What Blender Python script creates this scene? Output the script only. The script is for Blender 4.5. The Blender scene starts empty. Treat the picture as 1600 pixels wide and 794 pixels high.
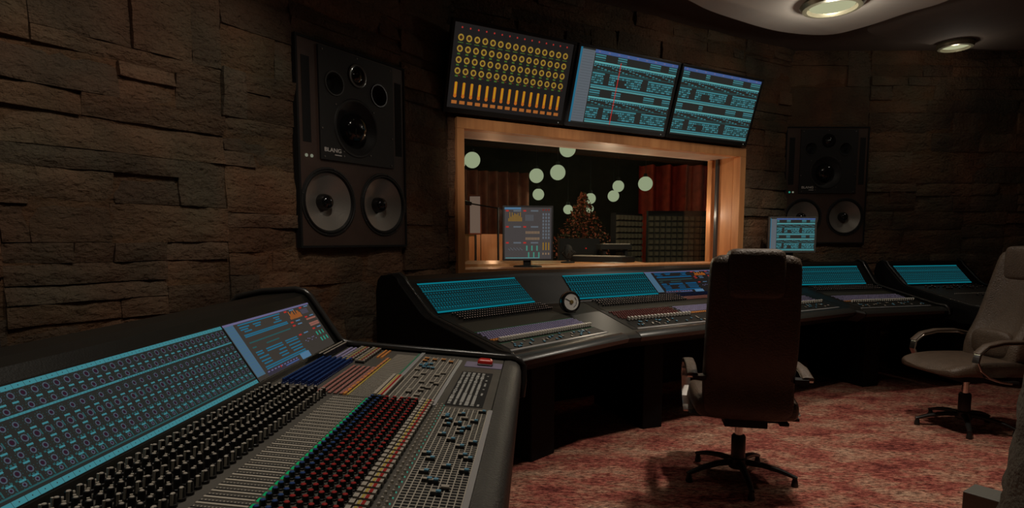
import bpy, bmesh, math, random
from mathutils import Vector, Matrix, noise
R = math.radians
PI = math.pi
rnd = random.Random(7)
SC = bpy.context.scene
COL = SC.collection

# ------------------------------------------------------------------ camera, world, lights, exposure
cd = bpy.data.cameras.new('camera'); cam = bpy.data.objects.new('camera', cd); COL.objects.link(cam)
cam.location = (0, 0, 1.25); cam.rotation_euler = (R(90 - 5.45), 0, 0)
cd.sensor_fit = 'HORIZONTAL'; cd.sensor_width = 36; cd.lens = 36 * 940 / 1600; cd.shift_y = 0.0423
cd.clip_start = 0.05; cd.clip_end = 100
SC.camera = cam
SC.view_settings.view_transform = 'Standard'; SC.view_settings.look = 'None'
SC.view_settings.exposure = 0; SC.view_settings.gamma = 1; SC.view_settings.use_curve_mapping = False
w = bpy.data.worlds.new('world'); SC.world = w; w.use_nodes = True
w.node_tree.nodes['Background'].inputs[0].default_value = (1.0, .78, .6, 1)
w.node_tree.nodes['Background'].inputs[1].default_value = 0.0012

def spot(name, loc, power, target=None, size=110, blend=.7, col=(1, .88, .74), rad=.05):
    l = bpy.data.lights.new(name, 'SPOT'); l.energy = power; l.spot_size = R(size); l.spot_blend = blend
    l.color = col; l.shadow_soft_size = rad
    o = bpy.data.objects.new(name, l); o.location = loc; COL.objects.link(o)
    d = Vector(target or (loc[0], loc[1], 0)) - Vector(loc)
    o.rotation_euler = d.to_track_quat('-Z', 'Y').to_euler()
    return o
def point(name, loc, power, col=(1, .8, .6), rad=.05):
    l = bpy.data.lights.new(name, 'POINT'); l.energy = power; l.color = col; l.shadow_soft_size = rad
    o = bpy.data.objects.new(name, l); o.location = loc; COL.objects.link(o); return o

LIT = [  # two visible ceiling lamps, then added unseen downlights: x, y, z, power, cone, aim
    (2.30, 4.50, 2.95, 36.0, 115, None), (3.96, 5.56, 3.00, 1.6, 110, None),
    (1.62, 2.98, 3.10, 135.0, 92, None), (2.75, 2.75, 3.10, 16.0, 80, None),
    (-0.20, 2.00, 3.10, 33.0, 104, (-1.5, 2.2, .3)), (-0.50, 0.8, 3.10, 24.0, 104, (-1.95, 1.7, .3)), (-0.05, 1.5, 3.10, 22.0, 70, (-.45, 1.5, .8)),
    (-.35, -.4, 3.10, 330.0, 15, (.10, 4.62, 1.70)), (.05, -.4, 3.10, 290.0, 15, (.90, 5.05, 1.72)), (.45, -.4, 3.10, 230.0, 15, (1.70, 5.55, 1.75)),  # added spots that brighten the window casing
    (-.1, 3.1, 3.10, 9.0, 60, (.25, 3.9, .8))]

# ------------------------------------------------------------------ materials
def s2l(c): return tuple((x / 255 / 12.92 if x / 255 <= .04045 else ((x / 255 + .055) / 1.055) ** 2.4) for x in c)
MATS = {}
def mat(name, col, rough=.5, metal=0, bump=0, bscale=60, var=0, vscale=8, spec=.5, coat=0):
    if name in MATS: return MATS[name]
    m = bpy.data.materials.new(name); m.use_nodes = True; n = m.node_tree.nodes; L = m.node_tree.links
    b = n['Principled BSDF']; b.inputs['Base Color'].default_value = (*col, 1)
    b.inputs['Roughness'].default_value = rough; b.inputs['Metallic'].default_value = metal
    b.inputs['Specular IOR Level'].default_value = spec; b.inputs['Coat Weight'].default_value = coat
    tc = n.new('ShaderNodeTexCoord')
    nz = n.new('ShaderNodeTexNoise'); nz.inputs['Scale'].default_value = vscale; nz.inputs['Detail'].default_value = 5
    L.new(tc.outputs['Object'], nz.inputs['Vector'])
    mr = n.new('ShaderNodeMapRange'); mr.inputs['From Min'].default_value = .3; mr.inputs['From Max'].default_value = .7
    mr.inputs['To Min'].default_value = 1 - var; mr.inputs['To Max'].default_value = 1 + var
    L.new(nz.outputs['Fac'], mr.inputs['Value'])
    vm = n.new('ShaderNodeVectorMath'); vm.operation = 'SCALE'; vm.inputs[0].default_value = col
    L.new(mr.outputs[0], vm.inputs['Scale']); L.new(vm.outputs[0], b.inputs['Base Color'])
    if bump:
        n2 = n.new('ShaderNodeTexNoise'); n2.inputs['Scale'].default_value = bscale; n2.inputs['Detail'].default_value = 6
        L.new(tc.outputs['Object'], n2.inputs['Vector'])
        bp = n.new('ShaderNodeBump'); bp.inputs['Strength'].default_value = bump; bp.inputs['Distance'].default_value = .03 if name == 'stone' else .01
        L.new(n2.outputs['Fac'], bp.inputs['Height']); L.new(bp.outputs[0], b.inputs['Normal'])
    MATS[name] = m; return m
def emi(name, rgb, k=1):
    if name in MATS: return MATS[name]
    m = bpy.data.materials.new(name); m.use_nodes = True; n = m.node_tree.nodes; n.clear()
    e = n.new('ShaderNodeEmission'); e.inputs[0].default_value = (*s2l(rgb), 1); e.inputs[1].default_value = k
    o = n.new('ShaderNodeOutputMaterial'); m.node_tree.links.new(e.outputs[0], o.inputs[0])
    MATS[name] = m; return m

def stone_mat():
    m = mat('stone', (.20, .15, .105), .75, bump=1.0, bscale=42, var=.35, vscale=3, spec=.45)
    n = m.node_tree.nodes; L = m.node_tree.links; b = n['Principled BSDF']
    at = n.new('ShaderNodeAttribute'); at.attribute_name = 'stone_tint'
    mx = n.new('ShaderNodeMix'); mx.data_type = 'RGBA'; mx.blend_type = 'MULTIPLY'; mx.inputs[0].default_value = 1
    src = b.inputs['Base Color'].links[0].from_socket
    L.new(src, mx.inputs[6]); L.new(at.outputs['Color'], mx.inputs[7]); L.new(mx.outputs[2], b.inputs['Base Color'])
    hu = n.new('ShaderNodeTexNoise'); hu.inputs['Scale'].default_value = 2.2; hu.inputs['Detail'].default_value = 4; tcc = n.new('ShaderNodeTexCoord'); L.new(tcc.outputs['Object'], hu.inputs['Vector'])
    hr = n.new('ShaderNodeValToRGB'); hr.color_ramp.elements[0].position = .36; hr.color_ramp.elements[1].position = .64
    hr.color_ramp.elements[0].color = (1.25, .86, .68, 1); hr.color_ramp.elements[1].color = (.88, .91, .80, 1); L.new(hu.outputs['Fac'], hr.inputs[0])
    m2 = n.new('ShaderNodeMix'); m2.data_type = 'RGBA'; m2.blend_type = 'MULTIPLY'; m2.inputs[0].default_value = 1
    L.new(mx.outputs[2], m2.inputs[6]); L.new(hr.outputs[0], m2.inputs[7]); L.new(m2.outputs[2], b.inputs['Base Color'])
    # second, coarse crust relief
    bp = b.inputs['Normal'].links[0].from_node
    tc = n.new('ShaderNodeTexCoord'); mp = n.new('ShaderNodeMapping'); mp.inputs['Scale'].default_value = (1, 1, 2.2)
    L.new(tc.outputs['Object'], mp.inputs[0])
    n3 = n.new('ShaderNodeTexNoise'); n3.inputs['Scale'].default_value = 11; n3.inputs['Detail'].default_value = 8; n3.inputs['Roughness'].default_value = .65
    L.new(mp.outputs[0], n3.inputs['Vector'])
    b2 = n.new('ShaderNodeBump'); b2.inputs['Strength'].default_value = 1.0; b2.inputs['Distance'].default_value = .045
    L.new(n3.outputs['Fac'], b2.inputs['Height']); L.new(bp.outputs[0], b2.inputs['Normal']); L.new(b2.outputs[0], b.inputs['Normal'])
    return m
def carpet_mat():
    m = bpy.data.materials.new('carpet'); m.use_nodes = True; n = m.node_tree.nodes; L = m.node_tree.links
    b = n['Principled BSDF']; b.inputs['Roughness'].default_value = .95; b.inputs['Specular IOR Level'].default_value = .1
    tc = n.new('ShaderNodeTexCoord')
    def nz(s, d=6, r=.6, sc=(1, 1, 1), rot=0):
        mp = n.new('ShaderNodeMapping'); mp.inputs['Scale'].default_value = sc; mp.inputs['Rotation'].default_value = (0, 0, rot)
        L.new(tc.outputs['Object'], mp.inputs[0])
        t = n.new('ShaderNodeTexNoise'); t.inputs['Scale'].default_value = s; t.inputs['Detail'].default_value = d; t.inputs['Roughness'].default_value = r
        L.new(mp.outputs[0], t.inputs['Vector']); return t.outputs['Fac']
    def ramp(f, stops):
        r = n.new('ShaderNodeValToRGB'); e = r.color_ramp.elements
        while len(e) < len(stops): e.new(.5)
        for i, (p, c) in enumerate(stops): e[i].position = p; e[i].color = (*c, 1)
        L.new(f, r.inputs[0]); return r.outputs[0]
    big = ramp(nz(2.6, 12, .80, (1, 2.0, 1), .35), [(.38, (.17, .045, .04)), (.46, (.40, .115, .09)), (.52, (.44, .20, .14)), (.62, (.54, .34, .24))])
    fine = ramp(nz(26, 5, .85, (1, 2.2, 1), .35), [(.40, (.22, .18, .2)), (.60, (1.6, 1.6, 1.55))])
    mx = n.new('ShaderNodeMix'); mx.data_type = 'RGBA'; mx.blend_type = 'MULTIPLY'; mx.inputs[0].default_value = 1
    L.new(big, mx.inputs[6]); L.new(fine, mx.inputs[7]); L.new(mx.outputs[2], b.inputs['Base Color'])
    bp = n.new('ShaderNodeBump'); bp.inputs['Strength'].default_value = .8; bp.inputs['Distance'].default_value = .01
    L.new(nz(70, 3, .7, (1, 2, 1), .35), bp.inputs['Height']); L.new(bp.outputs[0], b.inputs['Normal'])
    return m
def wood_mat(name, c1, c2, axis_scale=(1, 1, 14), rough=.4):
    m = bpy.data.materials.new(name); m.use_nodes = True; n = m.node_tree.nodes; L = m.node_tree.links
    b = n['Principled BSDF']; b.inputs['Roughness'].default_value = rough
    tc = n.new('ShaderNodeTexCoord'); mp = n.new('ShaderNodeMapping'); mp.inputs['Scale'].default_value = axis_scale
    L.new(tc.outputs['Object'], mp.inputs[0])
    t = n.new('ShaderNodeTexNoise'); t.inputs['Scale'].default_value = 6; t.inputs['Detail'].default_value = 6
    L.new(mp.outputs[0], t.inputs['Vector'])
    r = n.new('ShaderNodeValToRGB'); r.color_ramp.elements[0].position = .35; r.color_ramp.elements[1].position = .65
    r.color_ramp.elements[0].color = (*c1, 1); r.color_ramp.elements[1].color = (*c2, 1)
    L.new(t.outputs['Fac'], r.inputs[0]); L.new(r.outputs[0], b.inputs['Base Color']); return m
def glass_mat():
    m = bpy.data.materials.new('window_glass'); m.use_nodes = True; n = m.node_tree.nodes; n.clear(); L = m.node_tree.links
    t = n.new('ShaderNodeBsdfTransparent'); t.inputs[0].default_value = (.93, .96, .93, 1)
    g = n.new('ShaderNodeBsdfGlossy'); g.inputs['Roughness'].default_value = .01
    f = n.new('ShaderNodeFresnel'); f.inputs[0].default_value = 1.45
    mx = n.new('ShaderNodeMixShader'); o = n.new('ShaderNodeOutputMaterial')
    ge = n.new('ShaderNodeNewGeometry'); inv = n.new('ShaderNodeMath'); inv.operation = 'SUBTRACT'; inv.inputs[0].default_value = 1; L.new(ge.outputs['Backfacing'], inv.inputs[1])
    mu = n.new('ShaderNodeMath'); mu.operation = 'MULTIPLY'; L.new(inv.outputs[0], mu.inputs[0]); L.new(f.outputs[0], mu.inputs[1])
    L.new(mu.outputs[0], mx.inputs[0]); L.new(t.outputs[0], mx.inputs[1]); L.new(g.outputs[0], mx.inputs[2]); L.new(mx.outputs[0], o.inputs[0]); return m

STONE = stone_mat(); CARPET = carpet_mat(); GLASS = glass_mat()
WOODF = wood_mat('orange_pine', (.62, .26, .10), (.76, .35, .14), (3, 3, .4))
WOODT = wood_mat('pine_lit_head', (.62, .44, .33), (.74, .54, .42), (.4, .4, 3))  # paler pine: light on the window head put into its colour
SHELL = mat('console_black', (.011, .0105, .0085), .4, bump=.06, bscale=220, var=.1, spec=.35)
SURF = mat('panel_grey', (.105, .097, .083), .5, bump=.1, bscale=300, var=.12)
ARM = mat('armrest_grey', (.085, .08, .072), .45, bump=.3, bscale=160, var=.12)
TRIMB = mat('cheek_black', (.004, .0038, .0035), .6, bump=.08, bscale=200, spec=.2)
BLK = mat('knob_black', (.012, .011, .011), .35)
CREAM = mat('knob_cream', (.50, .45, .38), .45)
BEIGE = mat('line_beige', (.55, .50, .42), .6)
SILV = mat('silver_strip', (.55, .55, .56), .35, metal=.35)
MATTE = mat('matte_black', (.008, .008, .008), .8)
BLUEC = mat('cap_blue', (.02, .07, .25), .4); REDC = mat('cap_red', (.42, .02, .018), .4)
PINKC = mat('cap_pink', (.62, .27, .23), .5); LILC = mat('cap_lilac', (.46, .42, .70), .5)
ORAC = mat('cap_orange', (.85, .34, .09), .5); YELC = mat('cap_yellow', (.60, .45, .09), .5)
NAVY = mat('cap_navy', (.012, .03, .14), .4); SKYC = mat('cap_sky', (.14, .36, .52), .5)
MAROON = mat('cap_maroon', (.16, .035, .03), .5)
CHROME = mat('chrome', (.75, .72, .68), .18, metal=1)
LEATH = mat('brown_leather', (.085, .056, .037), .46, bump=.5, bscale=120, var=.15, vscale=20)
PLAST = mat('black_plastic', (.018, .017, .016), .38)
BEZEL = mat('bezel_grey', (.055, .055, .057), .35)
CEIL = mat('ceiling_paint', (.16, .12, .095), .9, var=.06)
CLOUD = mat('cloud_white', (.58, .52, .46), .8, var=.03)
SPKB = mat('speaker_cabinet', (.085, .052, .040), .5, bump=.1, bscale=200, var=.15)
SPKP = mat('speaker_plate', (.026, .025, .024), .55, bump=.05, bscale=300)
CONE = mat('speaker_cone', (.40, .37, .33), .36, metal=.5, bump=.1, bscale=90)
GLOSS = mat('dome_gloss', (.01, .01, .01), .12, coat=.5)
RUB = mat('speaker_surround', (.012, .012, .012), .5)
GREENE = emi('led_green', (14, 120, 70)); TEALE = emi('led_teal', (40, 130, 110)); REDE = emi('led_red', (150, 30, 24))
LAMPE = emi('lamp_glow', (150, 157, 128), 1.0)

# ------------------------------------------------------------------ mesh builder
def frame(az, o=(0, 0, 0)):
    """local x runs along azimuth az, local y to its right (towards the operator), z up"""
    a = R(az); return Matrix(((math.sin(a), math.cos(a), 0, o[0]), (math.cos(a), -math.sin(a), 0, o[1]), (0, 0, 1, o[2]), (0, 0, 0, 1)))
WL = {}
class MB:
    def __init__(s, M=None): s.v = []; s.f = []; s.fm = []; s.mats = []; s.M = M or Matrix(); s.tint = None
    def mi(s, m):
        if m not in s.mats: s.mats.append(m)
        return s.mats.index(m)
    def add(s, vs, fs, m, M=None):
        T = s.M @ M if M else s.M; k = len(s.v)
        s.v += [T @ Vector(p) for p in vs]; i = s.mi(m)
        for f in fs: s.f.append([k + j for j in f]); s.fm.append(i)
    def box(s, a, b, m, M=None):
        (x0, y0, z0), (x1, y1, z1) = a, b
        s.add([(x0, y0, z0), (x1, y0, z0), (x1, y1, z0), (x0, y1, z0), (x0, y0, z1), (x1, y0, z1), (x1, y1, z1), (x0, y1, z1)],
              [(0, 3, 2, 1), (4, 5, 6, 7), (0, 1, 5, 4), (1, 2, 6, 5), (2, 3, 7, 6), (3, 0, 4, 7)], m, M)
    def quad(s, p, m, M=None): s.add(p, [tuple(range(len(p)))], m, M)
    def loft(s, rings, m, M=None, caps=True, closed=True):
        n = len(rings[0]); vs = [p for r in rings for p in r]; fs = []
        for i in range(len(rings) - 1):
            for j in range(n if closed else n - 1):
                a = i * n + j; b = i * n + (j + 1) % n; fs.append((a, b, b + n, a + n))
        if caps: fs += [tuple(range(n))[::-1], tuple(range((len(rings) - 1) * n, len(rings) * n))]
        s.add(vs, fs, m, M)
    def lathe(s, prof, m, n=20, M=None, caps=True):     # prof: (r, z)
        s.loft([[(max(r, 1e-5) * math.cos(2 * PI * j / n), max(r, 1e-5) * math.sin(2 * PI * j / n), z) for j in range(n)] for r, z in prof], m, M, caps)
    def tube(s, pts, r, m, n=10, M=None, flat=1, up=(0, 0, 1)):
        pts = [Vector(p) for p in pts]; rings = []
        for i, p in enumerate(pts):
            d = (pts[min(i + 1, len(pts) - 1)] - pts[max(i - 1, 0)]).normalized()
            u = Vector(up); 
            if abs(d.dot(u)) > .97: u = Vector((1, 0, 0)) if abs(d.x) < .9 else Vector((0, 1, 0))
            a = d.cross(u).normalized(); b = a.cross(d)
            rr = r[i] if isinstance(r, (list, tuple)) else r
            rings.append([tuple(p + a * rr * math.cos(2 * PI * j / n) + b * rr * flat * math.sin(2 * PI * j / n)) for j in range(n)])
        s.loft(rings, m, M)
    def prism(s, poly, u0, u1, m, M=None):              # poly: (y, z) extruded along x
        s.loft([[(u, y, z) for y, z in poly] for u in (u0, u1)], m, M)
    def mesh(s, name, smooth=False, recalc=True, origin=None):
        me = bpy.data.meshes.new(name); o = origin if origin is not None else Vector()
        me.from_pydata([tuple(p - o) for p in s.v], [], s.f); 
        for m in s.mats: me.materials.append(m)
        me.polygons.foreach_set('material_index', s.fm)
        if recalc:
            bm = bmesh.new(); bm.from_mesh(me); bmesh.ops.recalc_face_normals(bm, faces=bm.faces); bm.to_mesh(me); bm.free()
        if smooth:
            me.polygons.foreach_set('use_smooth', [True] * len(me.polygons))
            try: me.set_sharp_from_angle(angle=R(38 if smooth is True else smooth))
            except Exception: pass
        me.update(); return me
    def obj(s, name, parent=None, smooth=False, bevel=0, recalc=True, sub=0, origin=None):
        if origin is None:
            xs = [[p[i] for p in s.v] for i in range(3)]
            origin = Vector([(min(x) + max(x)) / 2 for x in xs]); origin.z = min(xs[2])
        me = s.mesh(name, smooth, recalc, Vector(origin)); o = bpy.data.objects.new(name, me); COL.objects.link(o)
        if parent: o.parent = parent; o.location = Vector(origin) - WL[parent.name]
        else: o.location = origin
        WL[o.name] = Vector(origin)
        if bevel: b = o.modifiers.new('bevel', 'BEVEL'); b.width = bevel; b.segments = 3; b.limit_method = 'ANGLE'; b.angle_limit = R(35)
        if sub: b = o.modifiers.new('sub', 'SUBSURF'); b.levels = sub; b.render_levels = sub
        return o
def empty(name, loc, label=None, cat=None, group=None):
    o = bpy.data.objects.new(name, None); COL.objects.link(o); o.location = loc; o.empty_display_size = .1; WL[o.name] = Vector(loc)
    if label: tag(o, label, cat, group)
    return o
def tag(o, label, cat, group=None):
    o['label'] = label; o['category'] = cat
    if group: o['group'] = group
    return o
def struct(o): o['kind'] = 'structure'; return o
def text(body, size, M, m, name, parent, ext=.0008):
    cu = bpy.data.curves.new(name, 'FONT'); cu.body = body; cu.size = size; cu.extrude = ext; cu.align_x = 'CENTER'; cu.align_y = 'CENTER'
    cu.offset = size * .02
    t = bpy.data.objects.new('tmp', cu); COL.objects.link(t); dg = bpy.context.evaluated_depsgraph_get(); dg.update()
    me = bpy.data.meshes.new_from_object(t.evaluated_get(dg)); bpy.data.objects.remove(t)
    loc = M.to_translation(); R3 = M.to_3x3().to_4x4(); me.transform(R3); me.materials.clear(); me.materials.append(m)
    o = bpy.data.objects.new(name, me); COL.objects.link(o); o.parent = parent; o.location = loc - WL[parent.name]; WL[o.name] = loc; return o
def side(a, o=(0, 0, 0)):   # reading frame: x along azimuth, y up, z towards the viewer on the right
    a = R(a); return Matrix(((math.sin(a), 0, math.cos(a), o[0]), (math.cos(a), 0, -math.sin(a), o[1]), (0, 1, 0, o[2]), (0, 0, 0, 1)))

# parts that repeat on a console: nearest hundred as objects, the rest as one
CAMP = Vector((0, 0, 1.25))
class Repeats:
    def __init__(s, root): s.root = root; s.d = {}
    def add(s, name, me, M): s.d.setdefault(name, []).append((me, M))
    def flush(s):
        for name, L in s.d.items():
            L.sort(key=lambda t: (t[1].to_translation() - CAMP).length)
            for me, M in L[:100]:
                o = bpy.data.objects.new(name, me); COL.objects.link(o); o.parent = s.root
                M2 = Matrix.Translation(-WL[s.root.name]) @ M
                o.location = M2.to_translation(); o.rotation_euler = M2.to_euler()
            if len(L) > 100:
                b = MB()
                for me, M in L[100:]:
                    k = len(b.v); b.v += [M @ v.co for v in me.vertices]
                    idx = [b.mi(x) for x in me.materials]
                    for p in me.polygons: b.f.append([k + j for j in p.vertices]); b.fm.append(idx[p.material_index])
                o = b.obj(name + '_bank', s.root, recalc=False); o['kind'] = 'stuff'

# ------------------------------------------------------------------ room shell
CX, CY = -.462, 4.271                                   # corner between left wall and window wall
FL = frame(33, (CX, CY, 0)); FW = frame(60, (CX, CY, 0)); YR = 6.13; FR = frame(90, (0, YR, 0))
ZC = 3.1
def stones(mb, tints, u0, u1, z0, z1, seed, rects=None):
    r = random.Random(seed)
    def block(a, b, c, d):
        dep = r.uniform(.018, .040); t = r.uniform(.72, 1.2); warm = r.uniform(-.08, .10); g = .003
        col = (t * (1 + warm), t, t * (1 - warm)); nx = max(3, int((b - a) / .035)); nz = max(3, int((d - c) / .03))
        tilt = r.uniform(-.009, .009); tz = r.uniform(-.012, .012); seed2 = r.uniform(0, 99); vs = []; fs = []
        for j in range(nz + 1):
            for i in range(nx + 1):
                x = a + g / 2 + (b - a - g) * i / nx; z = c + g / 2 + (d - c - g) * j / nz
                ed = min(x - a, b - x, z - c, d - z)
                ja = .004 * noise.noise(Vector((x * 9, z * 9, seed2)))
                y = dep + tilt * (x - (a + b) / 2) / (b - a) * 2 + tz * (z - (c + d) / 2) / (d - c) * 2
                y += .014 * noise.noise(Vector((x * 5, z * 9, seed2))) + .006 * noise.noise(Vector((x * 19, z * 24, seed2)))
                if i in (0, nx) or j in (0, nz): y -= .006 + .005 * abs(noise.noise(Vector((x * 30, z * 30, 3)))); x += ja if i in (0, nx) else 0; z += ja if j in (0, nz) else 0
                vs.append((x, max(y, .004), z))
        for j in range(nz):
            for i in range(nx): q = j * (nx + 1) + i; fs.append((q, q + 1, q + nx + 2, q + nx + 1))
        # sides down to the backing
        ring = [i for i in range(nx + 1)] + [(j + 1) * (nx + 1) - 1 for j in range(1, nz + 1)] + [nz * (nx + 1) + i for i in range(nx - 1, -1, -1)] + [j * (nx + 1) for j in range(nz - 1, 0, -1)]
        k = len(vs); vs += [(vs[i][0], 0, vs[i][2]) for i in ring]
        for q in range(len(ring)): fs.append((ring[q], ring[(q + 1) % len(ring)], k + (q + 1) % len(ring), k + q))
        mb.add(vs, fs, STONE); tints.extend([col] * len(vs))
    if rects:
        for q in rects: block(*q)
        return
    z = z0
    while z < z1 - .01:
        h = r.uniform(.22, .42); 
        if z1 - z - h < .12: h = z1 - z
        u = u0
        while u < u1 - .01:
            L = r.uniform(.4, 1.25)
            if u1 - u - L < .2: L = u1 - u
            k = r.choice([1, 2, 2, 3, 3]) if h > .15 else 1
            cuts = sorted([0, 1] + [(i + 1) / k + r.uniform(-.09, .09) for i in range(k - 1)])
            for i in range(k):
                c, d = z + h * cuts[i], z + h * cuts[i + 1]; uu = u; 
                while uu < u + L - .005:
                    l = r.uniform(.22, .9)
                    if u + L - uu - l < .16: l = u + L - uu
                    block(uu, uu + l, c, d); uu += l
            u += L
        z += h
def stone_wall(name, F, regions, back, seed, rects=None):
    mb = MB(F); tints = []
    for i, (u0, u1, z0, z1) in enumerate(regions): stones(mb, tints, u0, u1, z0, z1, seed + i)
    if rects: stones(mb, tints, 0, 0, 0, 0, seed + 50, rects)
    for (u0, u1, z0, z1) in back:
        n = len(mb.v); mb.box((u0, -.12, z0), (u1, .012, z1), STONE); tints += [(1.0, .85, .7)] * (len(mb.v) - n)
    o = struct(mb.obj(name, recalc=False)); me = o.data
    bm = bmesh.new(); bm.from_mesh(me); bmesh.ops.recalc_face_normals(bm, faces=bm.faces); bm.to_mesh(me); bm.free()
    ca = me.color_attributes.new('stone_tint', 'FLOAT_COLOR', 'POINT')
    ca.data.foreach_set('color', [x for t in tints for x in (*t, 1)])
    me.polygons.foreach_set('use_smooth', [True] * len(me.polygons)); me.set_sharp_from_angle(angle=R(50)); return o
# speaker faces (u0,u1,z0,z1)
SPL = (-1.272, -.466, 1.208, 2.306)
u0, u1, z0, z1 = SPL
LEFT_STONES = [(-2.52, -2.39, 1.97, 2.4), (-2.39, -2.04, 2.03, 2.4), (-2.04, -1.79, 2.03, 2.4), (-1.79, -1.66, 2.03, 2.4), (-2.39, -1.66, 1.97, 2.03), (-2.52, -2.10, 1.82, 1.97),
    (-2.10, -1.87, 1.91, 1.97), (-2.10, -1.87, 1.82, 1.91), (-1.87, -1.66, 1.82, 1.97), (-2.52, -2.24, 1.73, 1.82), (-2.24, -1.66, 1.73, 1.82), (-2.52, -1.66, 1.60, 1.73),
    (-2.52, -1.88, 1.52, 1.60), (-1.88, -1.66, 1.40, 1.60), (-2.52, -2.43, 1.38, 1.52), (-2.52, -2.43, 1.24, 1.38), (-2.43, -2.14, 1.40, 1.52), (-2.14, -1.88, 1.40, 1.52), (-2.43, -2.16, 1.24, 1.40), (-2.16, -1.66, 1.24, 1.40),
    (-2.52, -2.30, 1.16, 1.24), (-2.30, -2.16, 1.16, 1.24), (-2.16, -1.95, 1.16, 1.24), (-1.95, -1.66, 1.16, 1.24), (-2.52, -1.95, 1.08, 1.16), (-2.52, -1.95, 1.01, 1.08), (-1.95, -1.66, 1.05, 1.16), (-1.95, -1.66, .93, 1.05),
    (-2.52, -2.14, .93, 1.01), (-2.14, -1.95, .93, 1.01), (-1.66, -1.272, 2.24, 2.4), (-1.66, -1.37, 2.05, 2.24), (-1.37, -1.272, 2.05, 2.24), (-1.66, -1.53, 1.83, 2.05), (-1.53, -1.40, 1.96, 2.05), (-1.40, -1.272, 1.96, 2.05),
    (-1.53, -1.272, 1.83, 1.96), (-1.66, -1.272, 1.75, 1.83), (-1.66, -1.272, 1.67, 1.75), (-1.66, -1.50, 1.60, 1.67), (-1.50, -1.272, 1.60, 1.67), (-1.66, -1.272, 1.38, 1.60), (-1.66, -1.272, 1.31, 1.38), (-1.66, -1.272, 1.19, 1.31),
    (-1.66, -1.42, 1.08, 1.19), (-1.42, -1.272, 1.08, 1.19), (-1.66, -1.50, .93, 1.08), (-1.50, -1.272, .93, 1.08)]
stone_wall('wall_left', FL, [(-4.6, -2.52, 0, ZC), (-2.52, u0, 0, .93), (-2.52, u0, 2.4, ZC), (u1, .03, 0, ZC), (u0, u1, 0, z0), (u0, u1, z1, ZC)],
           [(-4.6, u0, 0, ZC), (u1, -.02, 0, ZC), (u0, u1, 0, z0), (u0, u1, z1, ZC)], 11, LEFT_STONES)
WU0, WU1, WZ0, WZ1 = .06, 3.03, 1.009, 2.097            # window casing outside
UE = (YR - CY) / .5
u0, u1, z0, z1 = WU0, WU1, WZ0, WZ1
stone_wall('wall_front', FW, [(.0, u0, 0, ZC), (u1, UE, 0, ZC), (u0, u1, 0, z0), (u0, u1, z1, ZC)],
           [(.0, u0, 0, ZC), (u1, UE, 0, ZC), (u0, u1, 0, z0), (u0, u1, z1, ZC)], 41)
XB = CX + UE * .866
k = YR / 6.0; SPR = (2.656 * k, 3.462 * k, 1.25 - .034 * k, 1.25 + 1.09 * k)
u0, u1, z0, z1 = SPR
stone_wall('wall_right', FR, [(XB, u0, 0, ZC), (u1, 5.75, 0, ZC), (u0, u1, 0, z0), (u0, u1, z1, ZC)],
           [(XB, u0, 0, ZC), (u1, 5.75, 0, ZC), (u0, u1, 0, z0), (u0, u1, z1, ZC)], 71)
stone_wall('wall_side', frame(180, (5.75, YR, 0)), [(0, 7.5, 0, ZC)], [(0, 7.5, 0, ZC)], 91)

b = MB(); b.quad([(-4.5, -1.6, 0), (6, -1.6, 0), (6, 12, 0), (-4.5, 12, 0)], CARPET); struct(b.obj('floor', recalc=False, origin=(0, 0, 0)))
b = MB(); b.box((-4.5, -1.6, ZC), (6, 12, ZC + .1), CEIL); struct(b.obj('ceiling'))

# hanging ceiling cloud with rounded front edges
def smooth_closed(P, n=8):
    out = []
    for i in range(len(P)):
        p0, p1, p2, p3 = [Vector(P[(i + k) % len(P)]) for k in (-1, 0, 1, 2)]
        for j in range(n):
            t = j / n; out.append(.5 * ((2 * p1) + (-p0 + p2) * t + (2 * p0 - 5 * p1 + 4 * p2 - p3) * t * t + (-p0 + 3 * p1 - 3 * p2 + p3) * t ** 3))
    return out
def slab(name, P, z0, z1, m, label, n=8):
    pts = smooth_closed(P, n) if n > 1 else [Vector(p) for p in P]; b = MB()
    b.loft([[(p.x, p.y, z) for p in pts] for z in (z0, z1)], m); o = b.obj(name, bevel=.006); return tag(o, label, 'ceiling panel')
slab('ceiling_cloud', [(1.1, 4.2), (1.35, 4.56), (1.75, 4.86), (2.2, 5.12), (2.62, 5.2), (2.82, 5.02), (2.97, 4.72), (3.12, 4.4), (3.0, 3.6), (2.2, 3.2), (1.3, 3.5)], 2.95, 2.99, CLOUD,
     'pale curved ceiling cloud holding the large round lamp', 6)
slab('ceiling_cloud', [(2.95, 5.15), (3.25, 5.42), (3.8, 5.62), (4.5, 5.75), (5.2, 5.6), (5.5, 4.6), (5.2, 3.5), (4.0, 3.1), (3.35, 3.7), (3.15, 4.5)], 3.0, 3.04, CEIL,
     'brown curved ceiling panel right of the pale cloud', 6)
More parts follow.
